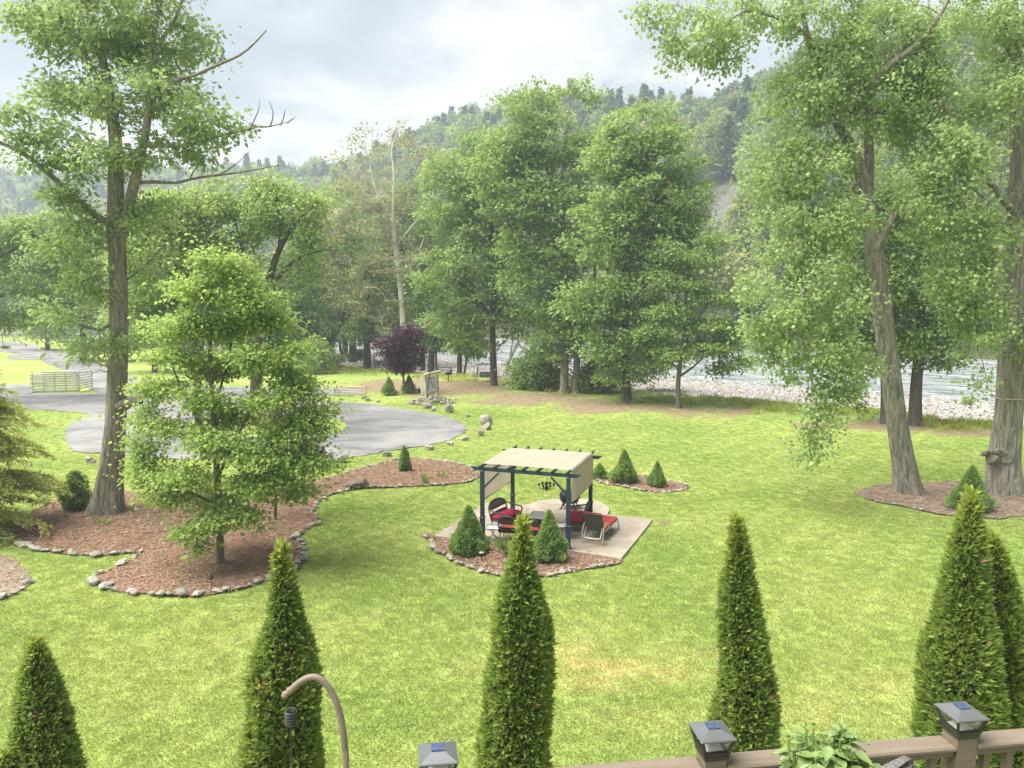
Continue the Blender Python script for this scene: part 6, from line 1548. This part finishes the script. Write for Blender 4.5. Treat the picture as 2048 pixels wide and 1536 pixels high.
rail = thing('deck_railing', 'taupe composite deck railing with square balusters along the bottom right', 'railing', (C1[0], C1[1], DECK_Z), RROT)
hR = RAILZ - DECK_Z
posts = [-step, 0, step, 2 * step, 3 * step]
for x_ in posts:
    m_ = MB(); m_.box((x_, 0, (hR + .04) / 2), (.115, .115, hR + .04), None, .006); m_.build('post', MT_RAIL, rail)
for a_, c_ in zip(posts[:-1], posts[1:]):
    m_ = MB(); xa, xb = a_ + .06, c_ - .06
    m_.box(((xa + xb) / 2, 0, hR - .018), (xb - xa, .125, .028), None, .008); m_.box(((xa + xb) / 2, 0, hR - .052), (xb - xa, .085, .038), None, .006); m_.build('top_rail', MT_RAIL, rail)
    m_ = MB(); m_.box(((xa + xb) / 2, 0, .10), (xb - xa, .06, .07)); m_.build('bottom_rail', MT_RAIL, rail)
    for k in range(9):
        x_ = xa + (xb - xa) * (k + .7) / 9.4
        m_ = MB(); m_.box((x_, 0, (hR - .07 + .135) / 2), (.036, .036, hR - .07 - .135)); m_.build('baluster', MT_RAIL, rail)
def cap_light(label, x_):
    t_ = thing('post_cap_light', label, 'light', tuple(np.array([C1[0], C1[1], 0]) + ux * x_ + np.array([0, 0, RAILZ + .04])), RROT)
    def frus(mb, z0, a0, z1, a1):
        V = [(sx * a, sy * a, z) for z, a in ((z0, a0), (z1, a1)) for sx, sy in ((-1, -1), (1, -1), (1, 1), (-1, 1))]
        mb.add(V, [(0, 1, 5, 4), (1, 2, 6, 5), (2, 3, 7, 6), (3, 0, 4, 7), (3, 2, 1, 0), (4, 5, 6, 7)])
    m_ = MB(); m_.box((0, 0, .012), (.128, .128, .03), None, .004); frus(m_, .027, .069, .035, .069); m_.build('base', MT_CAPL, t_)
    m_ = MB(); frus(m_, .036, .045, .06, .016); m_.build('reflector', MT_LAMP, t_)
    for sx, sy in ((-1, -1), (1, -1), (1, 1), (-1, 1)):
        m_ = MB(); m_.beam((sx * .060, sy * .060, .035), (sx * .082, sy * .082, .106), .012, .012); m_.build('corner_bar', MT_CAPL, t_)
    for k in range(4):
        Rm = Matrix.Rotation(k * math.pi / 2, 3, 'Z')
        q = [Rm @ Vector(v) for v in ((-.054, -.058, .036), (.054, -.058, .036), (.074, -.079, .105), (-.074, -.079, .105))]
        nn_ = Rm @ Vector((0, .002, 0)); m_ = MB(); m_.add([*q, *[v + nn_ for v in q]], [(0, 1, 2, 3), (7, 6, 5, 4), (0, 4, 5, 1), (1, 5, 6, 2), (2, 6, 7, 3), (3, 7, 4, 0)]); m_.build('pane', mt_pane, t_)
    m_ = MB(); m_.box((0, 0, .111), (.182, .182, .010), None, .003); frus(m_, .1165, .086, .142, .034); m_.build('roof', MT_CAP, t_)
    m_ = MB(); m_.box((0, 0, .1445), (.060, .060, .005)); cell = m_.build('solar_panel', MT_CELL, t_)
cap_light('solar post cap light at the bottom centre', 0)
cap_light('solar post cap light left of the potted plant', step)
cap_light('solar post cap light in front of the tallest arborvitae', 2 * step)
# deck floor the railing stands on
deck = bpy.data.objects.new('deck', None); COL.objects.link(deck); deck.location = (C1[0], C1[1], DECK_Z); deck.rotation_euler = (0, 0, RROT); tag(deck, 'raised timber deck behind the railing', kind='structure')
MT_DECK = M('deck_board', (.16, .13, .10), (.22, .18, .14), 8, .7, .25, 0, .2, .003, (.3, 4, 4))
for k in range(18):
    m_ = MB(); m_.box((1.2, .10 - k * .145, -.02), (6.4, .138, .036)); m_.build('deck_board', MT_DECK, deck)
for x_ in (-1.6, 1.2, 4.0):
    m_ = MB(); m_.box((x_, -.15, -.04 - DECK_Z / 2 - .02), (.14, .14, DECK_Z - .02)); m_.build('support_post', MT_DECK, deck)
# rusty crook with spring and chain
MT_RUST = M('rust_brown_pipe', (.14, .12, .10), (.24, .18, .145), 9, .7, .3, .1, .3, .003)
MT_DARKM = M('dark_spring_steel', (.045, .045, .042), (.08, .08, .075), 20, .5, .4, .5, .1, .002)
YH = 2.72
pole = [at(x, y, YH) for x, y in ((692, 1536), (690, 1500), (685, 1455), (674, 1408), (655, 1372), (636, 1356), (618, 1355), (600, 1364), (584, 1378), (570, 1390))]
foot = np.array([pole[0][0], YH, DECK_Z]); 
t_ = thing('hanging_hook', 'rust-brown curved pipe hook with a spring hanging from its tip', 'hook', foot)
m_ = MB(); m_.tube(resample([foot - foot, (pole[0] - foot) * .5, *[p - foot for p in pole]], .03), .0125, 14); m_.build('pipe', MT_RUST, t_, True)
tip_ = pole[-1] - foot
m_ = MB(); m_.lathe([(.0, -.014), (.010, -.011), (.0145, 0), (.010, .011), (0, .014)], 12, tuple(tip_)); m_.lathe([(.010, .012), (.010, .019), (.004, .021)], 10, tuple(tip_ + np.array([.016, 0, .008]))); m_.build('end_cap', MT_RUST, t_, True)
sp = thing('spring_hanger', 'dark coil spring and thin chain hanging from the hook tip', 'hanger', foot + tip_ + np.array([.018, 0, -.008]))
m_ = MB(); m_.tube([(-.005, 0, 0), (-.004, 0, -.05)], .0016, 6); m_.tube([(.005, 0, 0), (.002, 0, -.05)], .0016, 6); m_.build('wire_loop', MT_DARKM, sp)
hel = [(.018 * math.cos(a_), .018 * math.sin(a_), -.052 - .062 * a_ / (6.283 * 5.5)) for a_ in np.linspace(0, 6.283 * 5.5, 90)]
m_ = MB(); m_.tube([(0, 0, -.047), *hel, (0, 0, -.118)], .0045, 7); m_.build('coil', MT_DARKM, sp, True)
for k in range(14):
    c_ = np.array([0, 0, -.125 - k * .0175]); rt = (k % 2) * math.pi / 2
    m_ = MB(); m_.tube([(c_[0] + .004 * math.cos(a_) * math.cos(rt), .004 * math.cos(a_) * math.sin(rt), c_[2] + .011 * math.sin(a_)) for a_ in np.linspace(0, 6.283, 11)], .0014, 5, False); m_.build('chain_link', MT_DARKM, sp)
# potted plant behind the rail
MT_POT = M('terracotta_pot', (.30, .13, .07), (.38, .17, .10), 6, .85)
MT_PLANT = leaf_mat('glossy_plant_leaf', (.075, .125, .032), (.155, .235, .062), (.20, .28, .085), .28, .38, .5)
pp = at(1655, 1500, 3.28); pb_ = np.array([pp[0], pp[1], DECK_Z])
plant = thing('potted_plant', 'broad-leaved potted plant standing against the deck rail', 'plant', pb_)
m_ = MB(); m_.lathe([(.13, 0), (.18, .30), (.20, .31), (.20, .36), (.175, .36), (.165, .30)], 20, cap=False); m_.build('pot', MT_POT, plant, True)
m_ = MB(); m_.lathe([(.01, .31), (.165, .31)], 20, cap=False); m_.build('soil', MT_IRON, plant)
rng = np.random.default_rng(951)
ztop = at(1650, 1440, 3.28)[2] - DECK_Z
LVs = []
for k in range(44):
    a_ = rng.uniform(0, 6.283); rr = .17 * math.sqrt(rng.uniform(0, 1)); hz = ztop * rng.uniform(.90, 1.0) * (1 - .10 * (rr / .17) ** 2)
    tp = np.array([rr * math.cos(a_) * 1.15, rr * math.sin(a_) * .8, hz]); P = resample([np.array([.05 * math.cos(a_), .05 * math.sin(a_), .3]), tp * [.7, .7, .65], tp], .1)
    m_ = MB(); m_.tube(P, .0035, 6); m_.build('stem', MT_HERB, plant)
    for q in range(9):
        u = len(P) * (1 - .36 * rng.uniform(0, 1) ** 1.2) - 1; j = int(max(0, min(len(P) - 2, u))); p0 = P[j] + (P[j + 1] - P[j]) * (u - j)
        b2 = rng.uniform(0, 6.283); dr_ = nrm(np.array([math.cos(b2), math.sin(b2), rng.uniform(-.5, .45)])); LVs.append((p0, dr_, rng.uniform(.05, .095)))
    LVs.append((tp, nrm(np.array([rng.normal(0, .3), rng.normal(0, .3), 1])), .03))
def big_leaf(p0, d, L):
    s = nrm(np.cross(d, [0, 0, 1.0])); u = np.cross(s, d); V = []
    for t_, w_ in ((0, .04), (.18, .52), (.4, .68), (.65, .52), (.85, .22), (1, .0)):
        c_ = p0 + d * L * (t_ + .25) - np.array([0, 0, 1.0]) * L * .35 * t_ ** 2
        for e in (-1, 0, 1): V.append(c_ + s * e * w_ * L * .5 + u * abs(e) * .10 * L)
    Fs = [(i * 3 + j, i * 3 + j + 1, i * 3 + j + 4, i * 3 + j + 3) for i in range(5) for j in range(2)]
    return np.array(V), Fs
for p0, d, L in LVs:
    V, Fs = big_leaf(p0, d, L)
    me = mesh_np('leaf', V, np.array(Fs), 4, {'v': ('FACE', np.full(len(Fs), rng.uniform(0, 1))), 'tip': ('FACE', np.full(len(Fs), rng.uniform(0, .6)))}, smooth=True)
    obj('leaf', me, MT_PLANT, plant)
# wicker chair on the deck, only the top of its back shows
dc = at(1826, 1519, 3.28)
dch = thing('deck_chair', 'grey wicker deck chair whose back just shows before the rail', 'chair', (dc[0] - (.27 * math.cos(R(30)) + .45 * math.sin(R(30))), dc[1] - (.27 * math.sin(R(30)) - .45 * math.cos(R(30))), DECK_Z), R(30))
MT_GWICK = M('grey_wicker', (.06, .056, .05), (.17, .16, .145), 90, .7, .3, 0, .9, .004)
hB = dc[2] - DECK_Z + .045
m_ = MB(); m_.box((0, 0, .38), (.58, .56, .10), None, .03); m_.build('seat', MT_GWICK, dch)
m_ = MB(); prof_ = [(x_, .42) for x_ in np.linspace(-.29, .29, 9)] + [(x_, hB - .06 * (abs(x_) / .29) ** 4) for x_ in np.linspace(.29, -.29, 15)]
m_.prism(prof_, lambda a, b, q: (a, -.27 - (b - .4) * .18 + .1 * (1 - (a / .29) ** 2) * -.5 - q, b), .035); m_.build('backrest', MT_GWICK, dch)
for r_ in range(9):
    zz_ = hB - .03 - r_ * .026
    m_ = MB(); m_.tube([(x_, -.312 - (zz_ - .4) * .18 - .05 * (1 - (x_ / .29) ** 2) + .006 * math.sin(x_ * 60 + r_ * 3.14), zz_ - .06 * (abs(x_) / .29) ** 4) for x_ in np.linspace(-.27, .27, 40)], .008, 6); m_.build('weave_strand', MT_GWICK, dch)
for sx in (-1, 1):
    for sy in (-1, 1):
        m_ = MB(); m_.tube([(sx * .25, sy * .23, .36), (sx * .27, sy * .25, 0)], .02, 8); m_.build('leg', MT_GWICK, dch)

# ---------------------------------------------------------------- the air
hz_m, n, l, out = nt('pale_haze')
pv = n.new('ShaderNodeVolumePrincipled'); pv.inputs['Color'].default_value = (.80, .90, 1.0, 1); pv.inputs['Density'].default_value = .0008; pv.inputs['Anisotropy'].default_value = .2
l.new(pv.outputs[0], out.inputs['Volume'])
zmax = float(GV[:, 2][(dist < 1150)].max()) + 40
m_ = MB(); m_.box((0, 500, (zmax - 4.5) / 2), (2600, 1300, zmax + 4.5)); hz = m_.build('haze', hz_m); tag(hz, 'thin pale summer haze filling the valley', kind='stuff')
